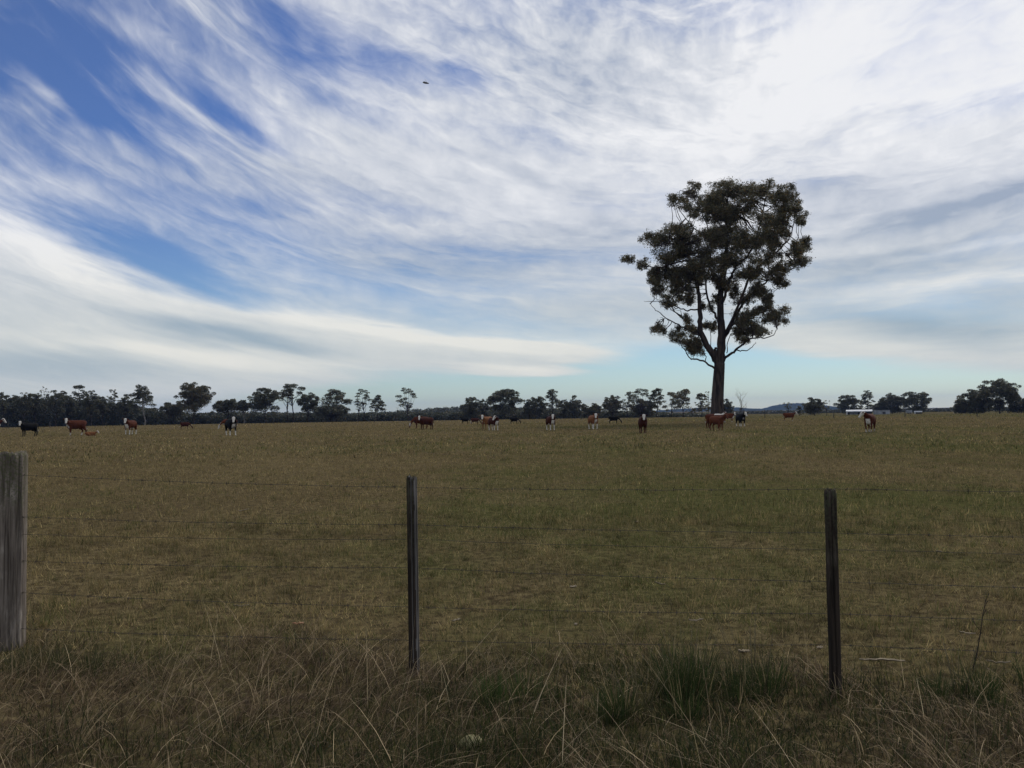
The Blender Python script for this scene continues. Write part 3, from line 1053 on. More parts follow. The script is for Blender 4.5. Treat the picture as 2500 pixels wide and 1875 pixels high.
# ------------------------------------------------------------------ farm sheds beyond the paddock
M_ROOF = mat_noise('pale_roof_sheet', (0.62, 0.64, 0.66), (0.78, 0.79, 0.80), 0.4, rough=0.4, bump=0.0, spec=0.4)
M_SHEDWALL = mat_noise('grey_shed_sheet', (0.20, 0.21, 0.22), (0.34, 0.35, 0.36), 0.5, rough=0.6, bump=0.0)
M_SHEDDARK = mat_noise('dark_shed_wall', (0.03, 0.03, 0.032), (0.06, 0.06, 0.065), 0.6, rough=0.9, bump=0.0)
M_POST_W = mat_noise('white_steel', (0.55, 0.56, 0.56), (0.68, 0.68, 0.68), 2.0, rough=0.5, bump=0.0)


def shed(px0, px1, roof_py, dist, label, roof_mat, wall_mat, depth, name='open_shed', bays=4, drop=0.0, fall=0.55):
    a = at_dist(px0, dist)
    b_ = at_dist(px1, dist)
    c = (a + b_) / 2
    L = (b_ - a).length
    rz = math.atan2(b_.y - a.y, b_.x - a.x)
    H = z_at((px0 + px1) / 2, roof_py, dist) - c.z
    root = empty(name, c, rz)
    tag(root, label, 'shed', 'farm sheds')
    mb = MB()
    f_ = depth / 2
    base = len(mb.v)
    # skillion roof: a real slab, high at the back, with a deep front fascia
    for (y, zt) in ((-f_ - .4, H - fall), (f_ + .3, H)):
        for x in (-L / 2 - .3, L / 2 + .3):
            mb.v.append(Vector((x, y, zt)))
            mb.v.append(Vector((x, y, zt - .16)))
    for q in ((0, 2, 6, 4), (1, 5, 7, 3), (0, 1, 3, 2), (4, 6, 7, 5), (0, 4, 5, 1), (2, 3, 7, 6)):
        mb.f.append(q)
    mb.build('roof', roof_mat, root, smooth=False)
    MB().box((0, f_, (H - .25) / 2), (L, .08, H - .25)).build('back_wall', wall_mat, root, smooth=False)
    MB().box((L / 2, 0, (H - fall - .2) / 2), (.08, depth - .12, H - fall - .2)).build('side_wall', wall_mat, root, smooth=False)
    MB().box((0, -f_ - .36, H - fall - .28), (L + .5, .06, .34)).build('fascia', roof_mat, root, smooth=False)
    for i in range(bays):
        x = -L / 2 + .12 + i * L / bays
        MB().box((x, -f_, (H - fall - .2) / 2), (.5 if i == 0 else .16, .2, H - fall - .2)).build('post', M_POST_W if i == 0 else M_SHEDDARK, root, smooth=False)
    return root


shed(2067, 2128, 1000.2, 432, 'long open-fronted shed with bright pale roof behind the right-hand red cow', M_ROOF, M_SHEDDARK, 7.0)
lw = at_dist(2152, 428)
lwr = empty('storage_shed', lw, R(-4))
tag(lwr, 'low grey sheet-metal shed standing right of the long open shed', 'shed')
Lw = 31 * 428 / F_PX
MB().box((0, 0, .85), (Lw, 3.0, 1.9)).build('wall', M_SHEDWALL, lwr, smooth=False)
MB().box((0, 0, 1.86), (Lw + .3, 3.4, .12)).build('roof', M_SHEDWALL, lwr, smooth=False)
MB().box((0.6, -1.52, .65), (1.3, .08, 1.1)).build('door', M_SHEDDARK, lwr, smooth=False)
shed(2233, 2250, 1003.0, 440, 'small dark shelter with thin pale roof under the drooping gum', M_ROOF, M_SHEDDARK, 3.0, bays=2, fall=0.2)
tp = at_dist(2219, 438)
trl = empty('horse_float', tp, R(8))
trl.name = 'box_trailer'
tag(trl, 'small pale box trailer left of the little dark shelter', 'trailer')
MB().box((0, 0, 1.15), (2.3, 1.5, 1.3)).build('body', M_SHEDWALL, trl, smooth=False)
for s in (-1, 1):
    MB().tube([(0.1, s * .80 - .08, .35), (0.1, s * .80 + .08, .35)], [.34, .34], 12).build('wheel', M_SHEDDARK, trl)
MB().box((1.75, 0, .52), (1.3, .12, .1)).build('drawbar', M_SHEDDARK, trl, smooth=False)
for (px, wdt, hh) in ((2079, 1.5, 1.2), (2088, 2.0, 1.1)):
    c = at_dist(px, 431)
    o = MB().box((0, 0, hh / 2), (wdt, 1.4, hh)).box((0, -.72, hh * .55), (wdt * .8, .05, hh * .5)).build('storage_bin', M_SHEDWALL, None, smooth=False)
    o.location = c
    o.rotation_euler = (0, 0, -.3)
    tag(o, f'pale grey bin in the open shed, {"left one by the white post" if px < 2083 else "right one"}', 'bin', 'bins in the shed')

# ------------------------------------------------------------------ far fence posts
M_FARPOST = mat_noise('grey_post', (0.05, 0.045, 0.04), (0.13, 0.12, 0.11), 6.0, (1, 1, .2), 0.9, 0.0)
FAR = [(20, 1040, 215), (122, 1037, 215), (668, 1031, 210), (791, 1030, 214), (914, 1028, 210), (1040, 1026, 212), (1419, 1020, 205), (1867, 1005, 168),
       (2035, 1007, 160), (2209, 1010, 165), (2385, 1004, 160)]
for i, (px, tp_, d) in enumerate(FAR):
    c = at_dist(px, d)
    mb = MB()
    hh = 1.35 if i != 7 else 1.6
    mb.tube([(0, 0, -.1), (.01, 0, hh * .5), (.02, 0, hh - .05), (.02, 0, hh)], [.075, .07, .066, .05], 7)
    o = mb.build('far_post', M_FARPOST)
    o.location = c
    o.rotation_euler = (random.uniform(-.04, .04), random.uniform(-.04, .04), 0)
    tag(o, f'thin dark far fence post, {ORD[i]} from the left along the far side of the paddock', 'post', 'posts of the far fence')

# ------------------------------------------------------------------ cattle
m, b, out = mat_new('cattle_coat')
oi = b.n('ShaderNodeObjectInfo')
wh = b.n('ShaderNodeAttribute', attribute_name='white').outputs['Fac']
dk = b.n('ShaderNodeAttribute', attribute_name='dark').outputs['Fac']
tc = b.n('ShaderNodeTexCoord').outputs['Object']
nz = b.noise(tc, 3.2, 4.0, 0.6)
nf = b.noise(b.vmath('MULTIPLY', tc, (1, 1, .4)), 40.0, 3.0, 0.6)
coat = b.n('ShaderNodeMix', data_type='RGBA', blend_type='MULTIPLY')
coat.inputs[0].default_value = 1.0
b.put(coat.inputs[6], oi.outputs['Color'])
shade = b.math('MULTIPLY_ADD', nz, 0.9, 0.55)
b.put(coat.inputs[7], b.mix(shade, (0, 0, 0), (1, 1, 1)))
wf = b.sstep(b.math('MULTIPLY_ADD', b.math('SUBTRACT', nz, 0.5), 0.7, wh), 0.4, 0.6)
c1 = b.mix(wf, coat.outputs[2], (0.60, 0.56, 0.49))
c2 = b.mix(dk, c1, (0.03, 0.022, 0.02))
p = b.n('ShaderNodeBsdfPrincipled')
b.put(p.inputs['Base Color'], c2)
p.inputs['Roughness'].default_value = 0.8
p.inputs['Specular IOR Level'].default_value = 0.10
bp = b.n('ShaderNodeBump')
bp.inputs['Strength'].default_value = 0.25
bp.inputs['Distance'].default_value = 0.01
b.put(bp.inputs['Height'], nf)
m.node_tree.links.new(bp.outputs[0], p.inputs['Normal'])
m.node_tree.links.new(p.outputs[0], out.inputs[0])
M_COW = m


def cow_mesh(mode='up', yaw=0.0, step=0.0, fat=1.0, face=1.0, legs=0.5, chest=0.5, back=0.0, seed=0):
    """one continuous body; forward +X, feet at z = 0"""
    rng = np.random.default_rng(seed)
    mb = MB()
    lie = (mode == 'lie')
    dz_ = -0.60 if lie else 0.0
    T = [(-.97, 1.10, .10, .13), (-.90, 1.07, .21, .23), (-.72, 1.045, .28, .31), (-.45, 1.00, .315, .355), (-.10, .965, .355, .40), (.20, .965, .35, .405),
         (.48, .99, .29, .38), (.68, 1.03, .22, .31), (.84, 1.07, .15, .22)]
    pts_ = [(x, 0, z + dz_) for (x, z, a_, h_) in T]
    base = len(mb.v)
    S = 14
    for (x, z, a_, h_) in T:
        for k in range(S):
            th = 2 * math.pi * k / S
            y = a_ * fat * math.cos(th)
            zz_ = h_ * math.sin(th)
            # flatter back line, fuller belly
            if zz_ > 0:
                y *= 1 - 0.10 * (zz_ / h_)
            mb.v.append(Vector((x, y, z + dz_ + zz_ * (0.97 if zz_ > 0 else 1.0))))
    nT = len(T)
    for i in range(nT - 1):
        for k in range(S):
            k2 = (k + 1) % S
            mb.f.append((base + i * S + k, base + (i + 1) * S + k, base + (i + 1) * S + k2, base + i * S + k2))
    mb.f.append(tuple(base + k for k in range(S)))
    mb.f.append(tuple(base + (nT - 1) * S + k for k in reversed(range(S))))
    # neck and head
    if mode == 'graze':
        nb = Vector((.70, 0, 1.06))
        yw = R(yaw)
        poll = Vector((.70 + .58 * math.cos(yw * .6), .58 * math.sin(yw * .6), .60))
        hd = Vector((math.cos(yw) * .42, math.sin(yw) * .42, -.90)).normalized()
        mid = Vector((.70 + .36 * math.cos(yw * .4), .36 * math.sin(yw * .4), .86))
    else:
        nb = Vector((.66, 0, 1.10 + dz_))
        yw = R(yaw)
        ny = yw * .62
        poll = Vector((.66 + .42 * math.cos(ny), .42 * math.sin(ny), 1.47 + dz_))
        hd = Vector((math.cos(yw) * .60, math.sin(yw) * .60, -.80)).normalized()
        mid = Vector((.68 + .24 * math.cos(ny * .6), .24 * math.sin(ny * .6), 1.25 + dz_))
    mb.tube([nb - Vector((.22, 0, .02)), nb, mid, poll + hd * .02 - Vector((0, 0, .02))],
            [(.22, .28), (.19, .27), (.135, .20), (.10, .13)], 12)
    H_ = [(-.05, .075, .075), (.03, .115, .115), (.14, .120, .125), (.26, .100, .108), (.36, .082, .088), (.45, .085, .080), (.51, .065, .060)]
    up = Vector((0, 0, 1))
    side = hd.cross(up).normalized()
    nrm = side.cross(hd).normalized()
    b0 = len(mb.v)
    for (t, a_, h_) in H_:
        for k in range(12):
            th = 2 * math.pi * k / 12
            mb.v.append(poll + hd * t + side * (a_ * math.cos(th)) + nrm * (h_ * math.sin(th)))
    for i in range(len(H_) - 1):
        for k in range(12):
            k2 = (k + 1) % 12
            mb.f.append((b0 + i * 12 + k, b0 + i * 12 + k2, b0 + (i + 1) * 12 + k2, b0 + (i + 1) * 12 + k))
    mb.f.append(tuple(b0 + k for k in reversed(range(12))))
    mb.f.append(tuple(b0 + (len(H_) - 1) * 12 + k for k in range(12)))
    ears = []
    for s in (-1, 1):
        e0 = poll + hd * .04 + side * (s * .08) + nrm * .05
        e1 = e0 + side * (s * .13) - Vector((0, 0, .01))
        e2 = e1 + side * (s * .11) - Vector((0, 0, .05))
        mb.tube([e0, e1, e2], [(.035, .03), (.062, .034), (.03, .025)], 8)
        ears += [e1, e2]
    # brisket and udder
    mb.tube([(.50, 0, .70 + dz_), (.66, 0, .74 + dz_), (.80, 0, .92 + dz_)], [.12, .14, .10], 10)
    # legs
    st = step
    if not lie:
        for s in (-1, 1):
            f = st * s * .16
            mb.tube([(.50, s * .17, 1.0), (.52 + f * .3, s * .19, .74), (.50 + f * .7, s * .18, .42), (.50 + f * .9, s * .18, .15), (.53 + f, s * .18, .07), (.55 + f, s * .18, 0)],
                    [(.13, .16), (.095, .12), (.062, .066), (.044, .046), (.058, .06), (.066, .074)], 10)
            h = -st * s * .16
            mb.tube([(-.66, s * .15, 1.02), (-.62 + h * .2, s * .20, .78), (-.70 + h * .4, s * .19, .58), (-.82 + h * .6, s * .18, .45), (-.77 + h * .9, s * .18, .16), (-.74 + h, s * .18, .07), (-.72 + h, s * .18, 0)],
                    [(.17, .22), (.14, .19), (.09, .115), (.062, .070), (.046, .05), (.058, .06), (.066, .074)], 10)
        mb.tube([(-.42, 0, .70), (-.40, 0, .60), (-.38, 0, .52)], [.13, .12, .06], 8)
    else:
        for s in (-1, 1):
            mb.tube([(.45, s * .20, .35), (.72, s * .26, .16), (.92, s * .24, .08), (.70, s * .30, .06)], [.11, .09, .06, .05], 8)
            mb.tube([(-.60, s * .22, .40), (-.30, s * .38, .24), (-.10, s * .42, .10), (-.38, s * .44, .07)], [.19, .15, .09, .055], 8)
    # tail
    mb.tube([(-.93, 0, 1.24 + dz_), (-1.02, 0, 1.16 + dz_), (-1.05, .01, .95 + dz_), (-1.05, .02, .72 + max(dz_, -.55)), (-1.05, .02, .60 + max(dz_, -.5)), (-1.04, .02, .50 + max(dz_, -.46))],
            [.05, .036, .030, .030, .05, .03], 8)
    me = bpy.data.meshes.new('cow_cage')
    me.from_pydata([tuple(q) for q in mb.v], [], mb.f)
    me.update()
    tmp = bpy.data.objects.new('cow_cage', me)
    COL.objects.link(tmp)
    rm = tmp.modifiers.new('r', 'REMESH')
    rm.mode = 'VOXEL'
    rm.voxel_size = 0.030
    sm = tmp.modifiers.new('s', 'SMOOTH')
    sm.factor = 0.5
    sm.iterations = 3
    dg = bpy.context.evaluated_depsgraph_get()
    dg.update()
    res = bpy.data.meshes.new_from_object(tmp.evaluated_get(dg))
    bpy.data.objects.remove(tmp)
    bpy.data.meshes.remove(me)
    n = len(res.vertices)
    co = np.empty(n * 3, np.float32)
    res.vertices.foreach_get('co', co)
    co = co.reshape(-1, 3)
    X, Y, Z = co[:, 0], co[:, 1], co[:, 2]
    wht = np.zeros(n)
    dark = np.zeros(n)
    pv = np.array(poll)
    hv = np.array(hd)
    nv = np.array(nrm)
    sv = np.array(side)
    rel = co - pv
    th = rel @ hv
    tn = rel @ nv
    ts = rel @ sv
    rad_ = np.sqrt(tn ** 2 + ts ** 2)
    inhead = (th > -0.08) & (rad_ < 0.16) & (th < 0.6) & (np.abs(ts) < 0.13)
    wht = np.where(inhead, face, wht)
    eye = np.zeros(n, bool)
    for s in (-1, 1):
        ec = pv + hv * .15 + sv * (s * .115) + nv * .03
        eye |= np.sum((co - ec) ** 2, 1) < 0.028 ** 2
    dark = np.where(eye, 1, dark)
    dark = np.where(inhead & (th > .49), 0.55, dark)
    if not lie:
        wht = np.where(Z < 0.12 + legs * 0.45, np.maximum(wht, min(1, legs * 1.6)), wht)
        dark = np.where(Z < 0.05, 0.8, dark)
    bk = (X > .55) & (Z < .98 + dz_) & (np.abs(Y) < .15) & (~inhead)
    wht = np.where(bk, np.maximum(wht, chest), wht)
    bel = (Z < .64 + dz_) & (Z > .5 + dz_) & (X > -.5) & (X < .5)
    wht = np.where(bel, np.maximum(wht, chest * .8), wht)
    if back:
        wht = np.where((Z > 1.24 + dz_) & (X > .1) & (~inhead), np.maximum(wht, back), wht)
    wht = np.where((X < -1.0) & (Z < .66 + max(dz_, -.5)), .9, wht)
    for nm, arr in (('white', wht), ('dark', dark)):
        a = res.attributes.new(nm, 'FLOAT', 'POINT')
        a.data.foreach_set('value', arr.astype(np.float32))
    res.polygons.foreach_set('use_smooth', np.ones(len(res.polygons), bool))
    res.materials.clear()
    res.materials.append(M_COW)
    return res


RED = (0.080, 0.022, 0.011)
DRED = (0.050, 0.014, 0.009)
TAN = (0.190, 0.078, 0.032)
BRN = (0.110, 0.035, 0.017)
BLK = (0.007, 0.007, 0.008)
# px, feet py, size px (back height) or None, heading (deg, 0 = right, 180 = left, -90 = at viewer), mesh args, colour, label
COWS = [
    (-21, 1060, 30, -20, dict(mode='up', yaw=20), RED, 'red cow cut off by the left edge of the picture, only her face showing'),
    (70, 1065, 29.5, -152, dict(mode='up', yaw=48, legs=0.0, chest=.3), BLK, 'black cow with white face at the far left, standing side on and looking out'),
    (185, 1063, 34, -155, dict(mode='up', yaw=55, legs=.35, step=.7), RED, 'dark red cow with white face and white socks, left of the lying calf'),
    (222, 1064, 20, 8, dict(mode='lie', yaw=-20, face=.9, fat=.92), TAN, 'tan white-faced calf lying in the grass at the left'),
    (318, 1061, 33, -118, dict(mode='up', yaw=14, legs=.75, chest=.9), RED, 'red cow with white face, chest and legs facing out, beside the left wood'),
    (452, 1048, 16.5, 2, dict(mode='graze', yaw=-10, legs=.1, face=.2), DRED, 'dark red cow grazing head down to the right under the big spreading gum'),
    (560, 1049, 25, 180, dict(mode='graze', yaw=10, legs=.4), BRN, 'red-brown cow grazing behind the black white-faced cow'),
    (564, 1063, 39, -72, dict(mode='up', yaw=-22, legs=.6, chest=.5, step=.8), BLK, 'black cow with white face and white legs walking out towards the fence'),
    (1040, 1049, 31, -150, dict(mode='up', yaw=50, legs=.05, face=.75, chest=.1), DRED, 'dark red cow with narrow white face standing in front of another red cow'),
    (1027, 1046, 29.5, 186, dict(mode='graze', yaw=25, legs=.05, face=.5, chest=.1), RED, 'red cow mostly hidden behind the dark red cow left of centre'),
    (1136, 1035, 14, 3, dict(mode='graze', yaw=-10, legs=.1), BLK, 'small black cow grazing just left of the grazing red cow'),
    (1160, 1036, 14, 6, dict(mode='graze', yaw=-8, legs=.2, face=.3), DRED, 'dark red cow grazing between the black cow and the tan cow'),
    (1189, 1049, 33, -125, dict(mode='up', yaw=28, legs=.2, chest=.4), TAN, 'tan orange cow with white face behind the dark red white-headed one, near centre'),
    (1206, 1051, 33, -62, dict(mode='up', yaw=-78, legs=.9, chest=.9, back=.0), DRED, 'dark red cow turning her white head left, white forelegs, near centre'),
    (1256, 1035, 14.5, 3, dict(mode='graze', yaw=-12, legs=0, face=.1), BLK, 'lone black cow grazing to the right of the centre pair'),
    (1345, 1050, 35, -72, dict(mode='up', yaw=-22, legs=.9, chest=.7), DRED, 'dark red cow with white face and white legs facing out below the centre clump'),
    (1449, 1048, 35, -68, dict(mode='up', yaw=-26, legs=.95, chest=.5), TAN, 'tan red cow with white face and pale legs left of the right-hand black grazer'),
    (1499, 1035, 19.5, 4, dict(mode='graze', yaw=-10, legs=0, face=.1), BLK, 'black cow grazing right of the tan white-legged cow'),
    (1570, 1057, 41, -84, dict(mode='up', yaw=-4, legs=.15, chest=.1, face=.9), DRED, 'dark red cow with white blaze facing straight out, left of the big tree'),
    (1751, 1051, 36, -48, dict(mode='up', yaw=20, legs=.05, face=.05, chest=.05), BRN, 'plain red-brown cow standing side on in front of the big trunk'),
    (1745, 1046, 36, -30, dict(mode='up', yaw=40, legs=.1, face=.1, back=.8), RED, 'red cow with pale neck hidden behind the plain red-brown cow at the big trunk'),
    (1780, 1031, 22, -20, dict(mode='up', yaw=-50, legs=.3, face=1, chest=.8), BRN, 'red cow with white face just right of the big trunk'),
    (1809, 1041, 31, -66, dict(mode='up', yaw=12, legs=.45, chest=.4), BLK, 'black cow with white face and white socks right of the big tree'),
    (1927, 1028, 20, 2, dict(mode='up', yaw=-8, legs=.3, chest=.3), BRN, 'red-brown cow side on with white face to the right, below the blue hill'),
    (2124, 1055, 43, -100, dict(mode='up', yaw=-62, legs=.3, chest=.9), RED, 'red cow with white face looking left in front of the long shed'),
]
for i, (px, py, hpx, head, kw, colr_, label) in enumerate(COWS):
    g_ = on_ground(px, py)
    d = math.hypot(g_.x, g_.y)
    full = {'up': 1.36, 'graze': 1.36, 'lie': 0.95}[kw['mode']]
    sc_ = hpx * d / F_PX / full
    sc_ = min(1.2, max(0.72, sc_)) if kw['mode'] != 'lie' else .56
    me = cow_mesh(seed=i, **kw)
    me.name = 'cow'
    o = bpy.data.objects.new('cow' if kw['mode'] != 'lie' else 'calf', me)
    COL.objects.link(o)
    o.location = (g_.x, g_.y, g_.z - 0.03)
    o.rotation_euler = (0, 0, R(head) - math.atan2(g_.x, g_.y))   # heading given against the line of sight
    o.scale = (sc_ * .90, sc_, sc_)
    o.color = (*colr_, 1)
    tag(o, label, 'cow' if kw['mode'] != 'lie' else 'calf', 'cattle in the paddock')

# ------------------------------------------------------------------ roadside fence
P_L = on_ground(15, 1580)
P_M = on_ground(1012, 1648)
P_R = on_ground(2041, 1690)


def mat_post(name, dark_c, mid_c, pale_c, moss, zt):
    m, b, out = mat_new(name)
    tc = b.n('ShaderNodeTexCoord').outputs['Object']
    g1 = b.noise(b.vmath('MULTIPLY', tc, (1, 1, .05)), 38.0, 6.0, 0.65, 0.4)
    g2 = b.noise(b.vmath('MULTIPLY', tc, (1, 1, .35)), 9.0, 4.0, 0.6)
    g3 = b.noise(tc, 60.0, 3.0, 0.6)
    c = b.mix(b.sstep(g1, .32, .68), dark_c, mid_c)
    c = b.mix(b.math('MULTIPLY', b.sstep(g2, .5, .72), b.sstep(g1, .4, .6)), c, pale_c)
    sp = b.n('ShaderNodeSeparateXYZ')
    b.put(sp.inputs[0], tc)
    top_ = b.sstep(b.math('MULTIPLY_ADD', b.math('SUBTRACT', g2, .5), .8, sp.outputs[2]), zt - .55, zt)
    mo = b.math('MULTIPLY', top_, b.sstep(g3, .42, .62))
    c = b.mix(b.math('MULTIPLY', mo, .75), c, moss)
    p = b.n('ShaderNodeBsdfPrincipled')
    b.put(p.inputs['Base Color'], c)
    p.inputs['Roughness'].default_value = .92
    p.inputs['Specular IOR Level'].default_value = .15
    bp = b.n('ShaderNodeBump')
    bp.inputs['Strength'].default_value = .7
    bp.inputs['Distance'].default_value = .012
    b.put(bp.inputs['Height'], b.math('MULTIPLY_ADD', g3, .25, g1))
    m.node_tree.links.new(bp.outputs[0], p.inputs['Normal'])
    m.node_tree.links.new(p.outputs[0], out.inputs[0])
    return m


M_STRAINER = mat_post('weathered_grey_timber', (0.060, 0.048, 0.038), (0.235, 0.195, 0.158), (0.40, 0.35, 0.29), (0.080, 0.090, 0.036), 1.3)
M_DARKPOST = mat_post('dark_split_timber', (0.013, 0.010, 0.008), (0.050, 0.038, 0.029), (0.15, 0.125, 0.10), (0.060, 0.064, 0.036), 1.15)


def post_mesh(name, H, rx, ry, sq, sides, rings_, seed, mat, rough, crack=0):
    """timber post: superellipse section, grain grooves, worn top"""
    rng = np.random.default_rng(seed)
    zs = np.concatenate([np.linspace(-.25, H - .02, rings_), [H - .008, H]])
    th = np.linspace(0, 2 * np.pi, sides, endpoint=False)
    gro = fbm(np.cos(th) * 6 + 9, np.sin(th) * 6 + 9, 3, seed) - .5
    cr = np.zeros(sides)
    for _ in range(crack):
        k = rng.integers(0, sides)
        cr[k] = -1
    V = []
    for i, z in enumerate(zs):
        w_ = fbm(np.cos(th) * 2.2 + 5, np.full(sides, z * 3.0) + np.sin(th) * 2.2, 3, seed + 4) - .5
        k = 1.0
        if i == len(zs) - 2:
            k = .95
        if i == len(zs) - 1:
            k = .82
        c, s = np.cos(th), np.sin(th)
        rr = (np.abs(c) ** sq + np.abs(s) ** sq) ** (-1.0 / sq)
        depth = cr * .012 * (0.4 + 0.6 * (z / H))
        rad = rr * k * (1 + rough * w_ + rough * .8 * gro)
        x = c * rx * rad + depth * c
        y = s * ry * rad + depth * s
        topn = (rng.normal(size=sides) * .006 + gro * .03 * (z > H - .05)) if i >= len(zs) - 2 else 0
        V.append(np.stack([x, y, np.full(sides, z) + topn], 1))
    V = np.vstack(V)
    n = len(zs)
    i0 = np.arange((n - 1) * sides).reshape(n - 1, sides)
    nx_ = np.roll(i0, -1, axis=1)
    Fq = np.stack([i0, nx_, nx_ + sides, i0 + sides], -1).reshape(-1, 4)
    cidx = len(V)
    V = np.vstack([V, [[0, 0, H - .012]]])
    last = (n - 1) * sides + np.arange(sides)
    capf = np.stack([last, np.roll(last, -1), np.roll(last, -2), np.full(sides, cidx)], 1)[::2]
    return np_mesh(name, V, np.vstack([Fq, capf]), mat, smooth=True)


HL = z_at(22, 1105, math.hypot(P_L.x, P_L.y)) - P_L.z
HM = z_at(1002, 1164, math.hypot(P_M.x, P_M.y)) - P_M.z
HR = z_at(2030, 1197, math.hypot(P_R.x, P_R.y)) - P_R.z
sp_ = post_mesh('strainer_post', HL, .116, .116, 2.4, 72, 40, 3, M_STRAINER, .07, crack=7)
sp_.location = P_L
sp_.rotation_euler = (0, R(.4), .4)
tag(sp_, 'thick weathered grey strainer post at the left edge of the fence', 'post', 'roadside fence posts')
fm = post_mesh('fence_post', HM, .029, .024, 4.5, 40, 40, 5, M_DARKPOST, .10, crack=3)
M_LITPOST = mat_post('painted_sunlit_timber', (0.060, 0.056, 0.052), (0.20, 0.185, 0.17), (0.32, 0.30, 0.28), (0.05, 0.05, 0.03), 1.9)
fm.data.materials.append(M_LITPOST)      # sunlight on the right-hand face, painted in as a paler timber colour
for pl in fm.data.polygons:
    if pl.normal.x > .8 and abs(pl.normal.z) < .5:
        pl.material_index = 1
fm.location = P_M
fm.rotation_euler = (0, R(-.3), R(-24))
tag(fm, 'slim dark split-timber fence post left of centre, with sunlight painted on its right edge', 'post', 'roadside fence posts')
fr = post_mesh('fence_post', HR, .029, .027, 3.8, 40, 40, 8, M_DARKPOST, .13, crack=3)
fr.location = P_R
fr.rotation_euler = (0, R(-.2), R(10))
tag(fr, 'slim dark split-timber fence post on the right, top wire just clearing it', 'post', 'roadside fence posts')

# six wires, each strung strainer - post - post - and on
WY = [(1158, 1190, 1194), (1260, 1281, 1301), (1302, 1317, 1341), (1367, 1386, 1420), (1444, 1482, 1498), (1531, 1563, 1574)]
BARB = [True, True, False, True, True, True]
WNAME = ['top', 'second', 'third, plain', 'fourth', 'fifth', 'lowest']
for i, (ya, yb, yc) in enumerate(WY):
    za = z_at(64, ya, math.hypot(P_L.x + .1, P_L.y))
    zb = z_at(1006, yb, math.hypot(P_M.x, P_M.y))
    zc = z_at(2034, yc, math.hypot(P_R.x, P_R.y))
    A_ = Vector((P_L.x + .10, P_L.y - .02, za))
    B_ = Vector((P_M.x, P_M.y, zb))
    C_ = Vector((P_R.x, P_R.y, zc))
    D_ = C_ + (C_ - B_) * 4.0
    D_.z = zc - .02
    rng = np.random.default_rng(40 + i)
    P = []
    for (a_, b_, n, sag) in ((A_, B_, 28, .012), (B_, C_, 26, .010), (C_, D_, 60, .03)):
        for k in range(n):
            t = k / n
            q = a_.lerp(b_, t)
            q.z -= sag * 4 * t * (1 - t)
            q.z += rng.normal() * .0012
            P.append(q)
    P.append(D_)
    mb = MB()
    mb.tube(P, [.00135] * len(P), 5)
    if BARB[i]:
        s_acc = .03
        for k in range(len(P) - 1):
            seg = (P[k + 1] - P[k])
            L = seg.length
            while s_acc < L:
                q = P[k] + seg * (s_acc / L)
                for _ in range(2):
                    v = Vector((rng.normal() * .35, rng.normal(), rng.normal())).normalized() * .014
                    mb.tube([q - v, q, q + v], [.0006, .0016, .0006], 4, cap=False)
                t_ = seg.normalized() * .006
                mb.tube([q - t_, q + t_], [.0024, .0024], 5)
                s_acc += .105
            s_acc -= L
    o = mb.build('barbed_wire' if BARB[i] else 'fence_wire', M_WIRE)
    tag(o, f'{WNAME[i]} wire of the roadside fence' + (' with barbs' if BARB[i] else ' without barbs'), 'wire', 'wires of the roadside fence')

# ------------------------------------------------------------------ grass


def blades(P, H, W, lean, az_, tint, segs=3, kink=0.0, curl=0.5):
    """ribbon blades. P roots (n,3), H length, W width, lean 0..1.4 rad at mid, az_ lean heading"""
    n = len(P)
    ld = np.stack([np.sin(az_), np.cos(az_), np.zeros(n)], 1)
    sa = az_ + np.pi / 2 + RNG.normal(size=n) * .9
    sdv = np.stack([np.sin(sa), np.cos(sa), np.zeros(n)], 1)
    rows = segs + 1
    V = np.zeros((n, segs * 2 + 1, 3), np.float32)
    pos = P.copy()
    kk = np.where(RNG.random(n) < kink, RNG.integers(1, segs + 1, n), 99)
    kb = RNG.normal(size=n) * .8 + .3
    kz = RNG.normal(size=n) * .9
    for k in range(rows):
        t = k / segs
        th = lean * (1 - curl + curl * 2 * t)
        if k > 0:
            tm = (k - .5) / segs
            bent = k > kk                      # a broken stem changes tilt and heading past its kink
            thm = np.minimum(lean * (1 - curl + curl * 2 * tm) + np.where(bent, kb, 0), 2.2)
            st = (H / segs)[:, None]
            a2 = az_ + np.where(bent, kz, 0)
            ld = np.stack([np.sin(a2), np.cos(a2), np.zeros(n)], 1)
            pos = pos + ld * (np.sin(thm)[:, None] * st)
            pos[:, 2] += (np.cos(thm) * H / segs)
        wv_ = (W * (1 - t) ** .6 * .5)[:, None]
        if k < segs:
            V[:, 2 * k] = pos - sdv * wv_
            V[:, 2 * k + 1] = pos + sdv * wv_
        else:
            V[:, 2 * k] = pos
    nv = segs * 2 + 1
    base = (np.arange(n) * nv)[:, None]
    tris = []
    for k in range(segs - 1):
        a_, b_, c_, d_ = 2 * k, 2 * k + 1, 2 * k + 2, 2 * k + 3
        tris += [(a_, b_, d_), (a_, d_, c_)]
    tris.append((2 * segs - 2, 2 * segs - 1, 2 * segs))
    F_ = np.concatenate([base + np.array(t_)[None] for t_ in tris], 0)
    col = np.repeat(tint[:, None, :], nv, axis=1)
    return V.reshape(-1, 3), F_, col.reshape(-1, 3)


def join_blades(name, parts, mat, label, cat):
    off = 0
    Vs, Fs, Cs = [], [], []
    for (V, F_, C_) in parts:
        Vs.append(V)
        Fs.append(F_ + off)
        Cs.append(C_)
        off += len(V)
    o = np_mesh(name, np.vstack(Vs), np.vstack(Fs), mat, col=np.vstack(Cs))
    return tag(o, label, cat, kind='stuff')


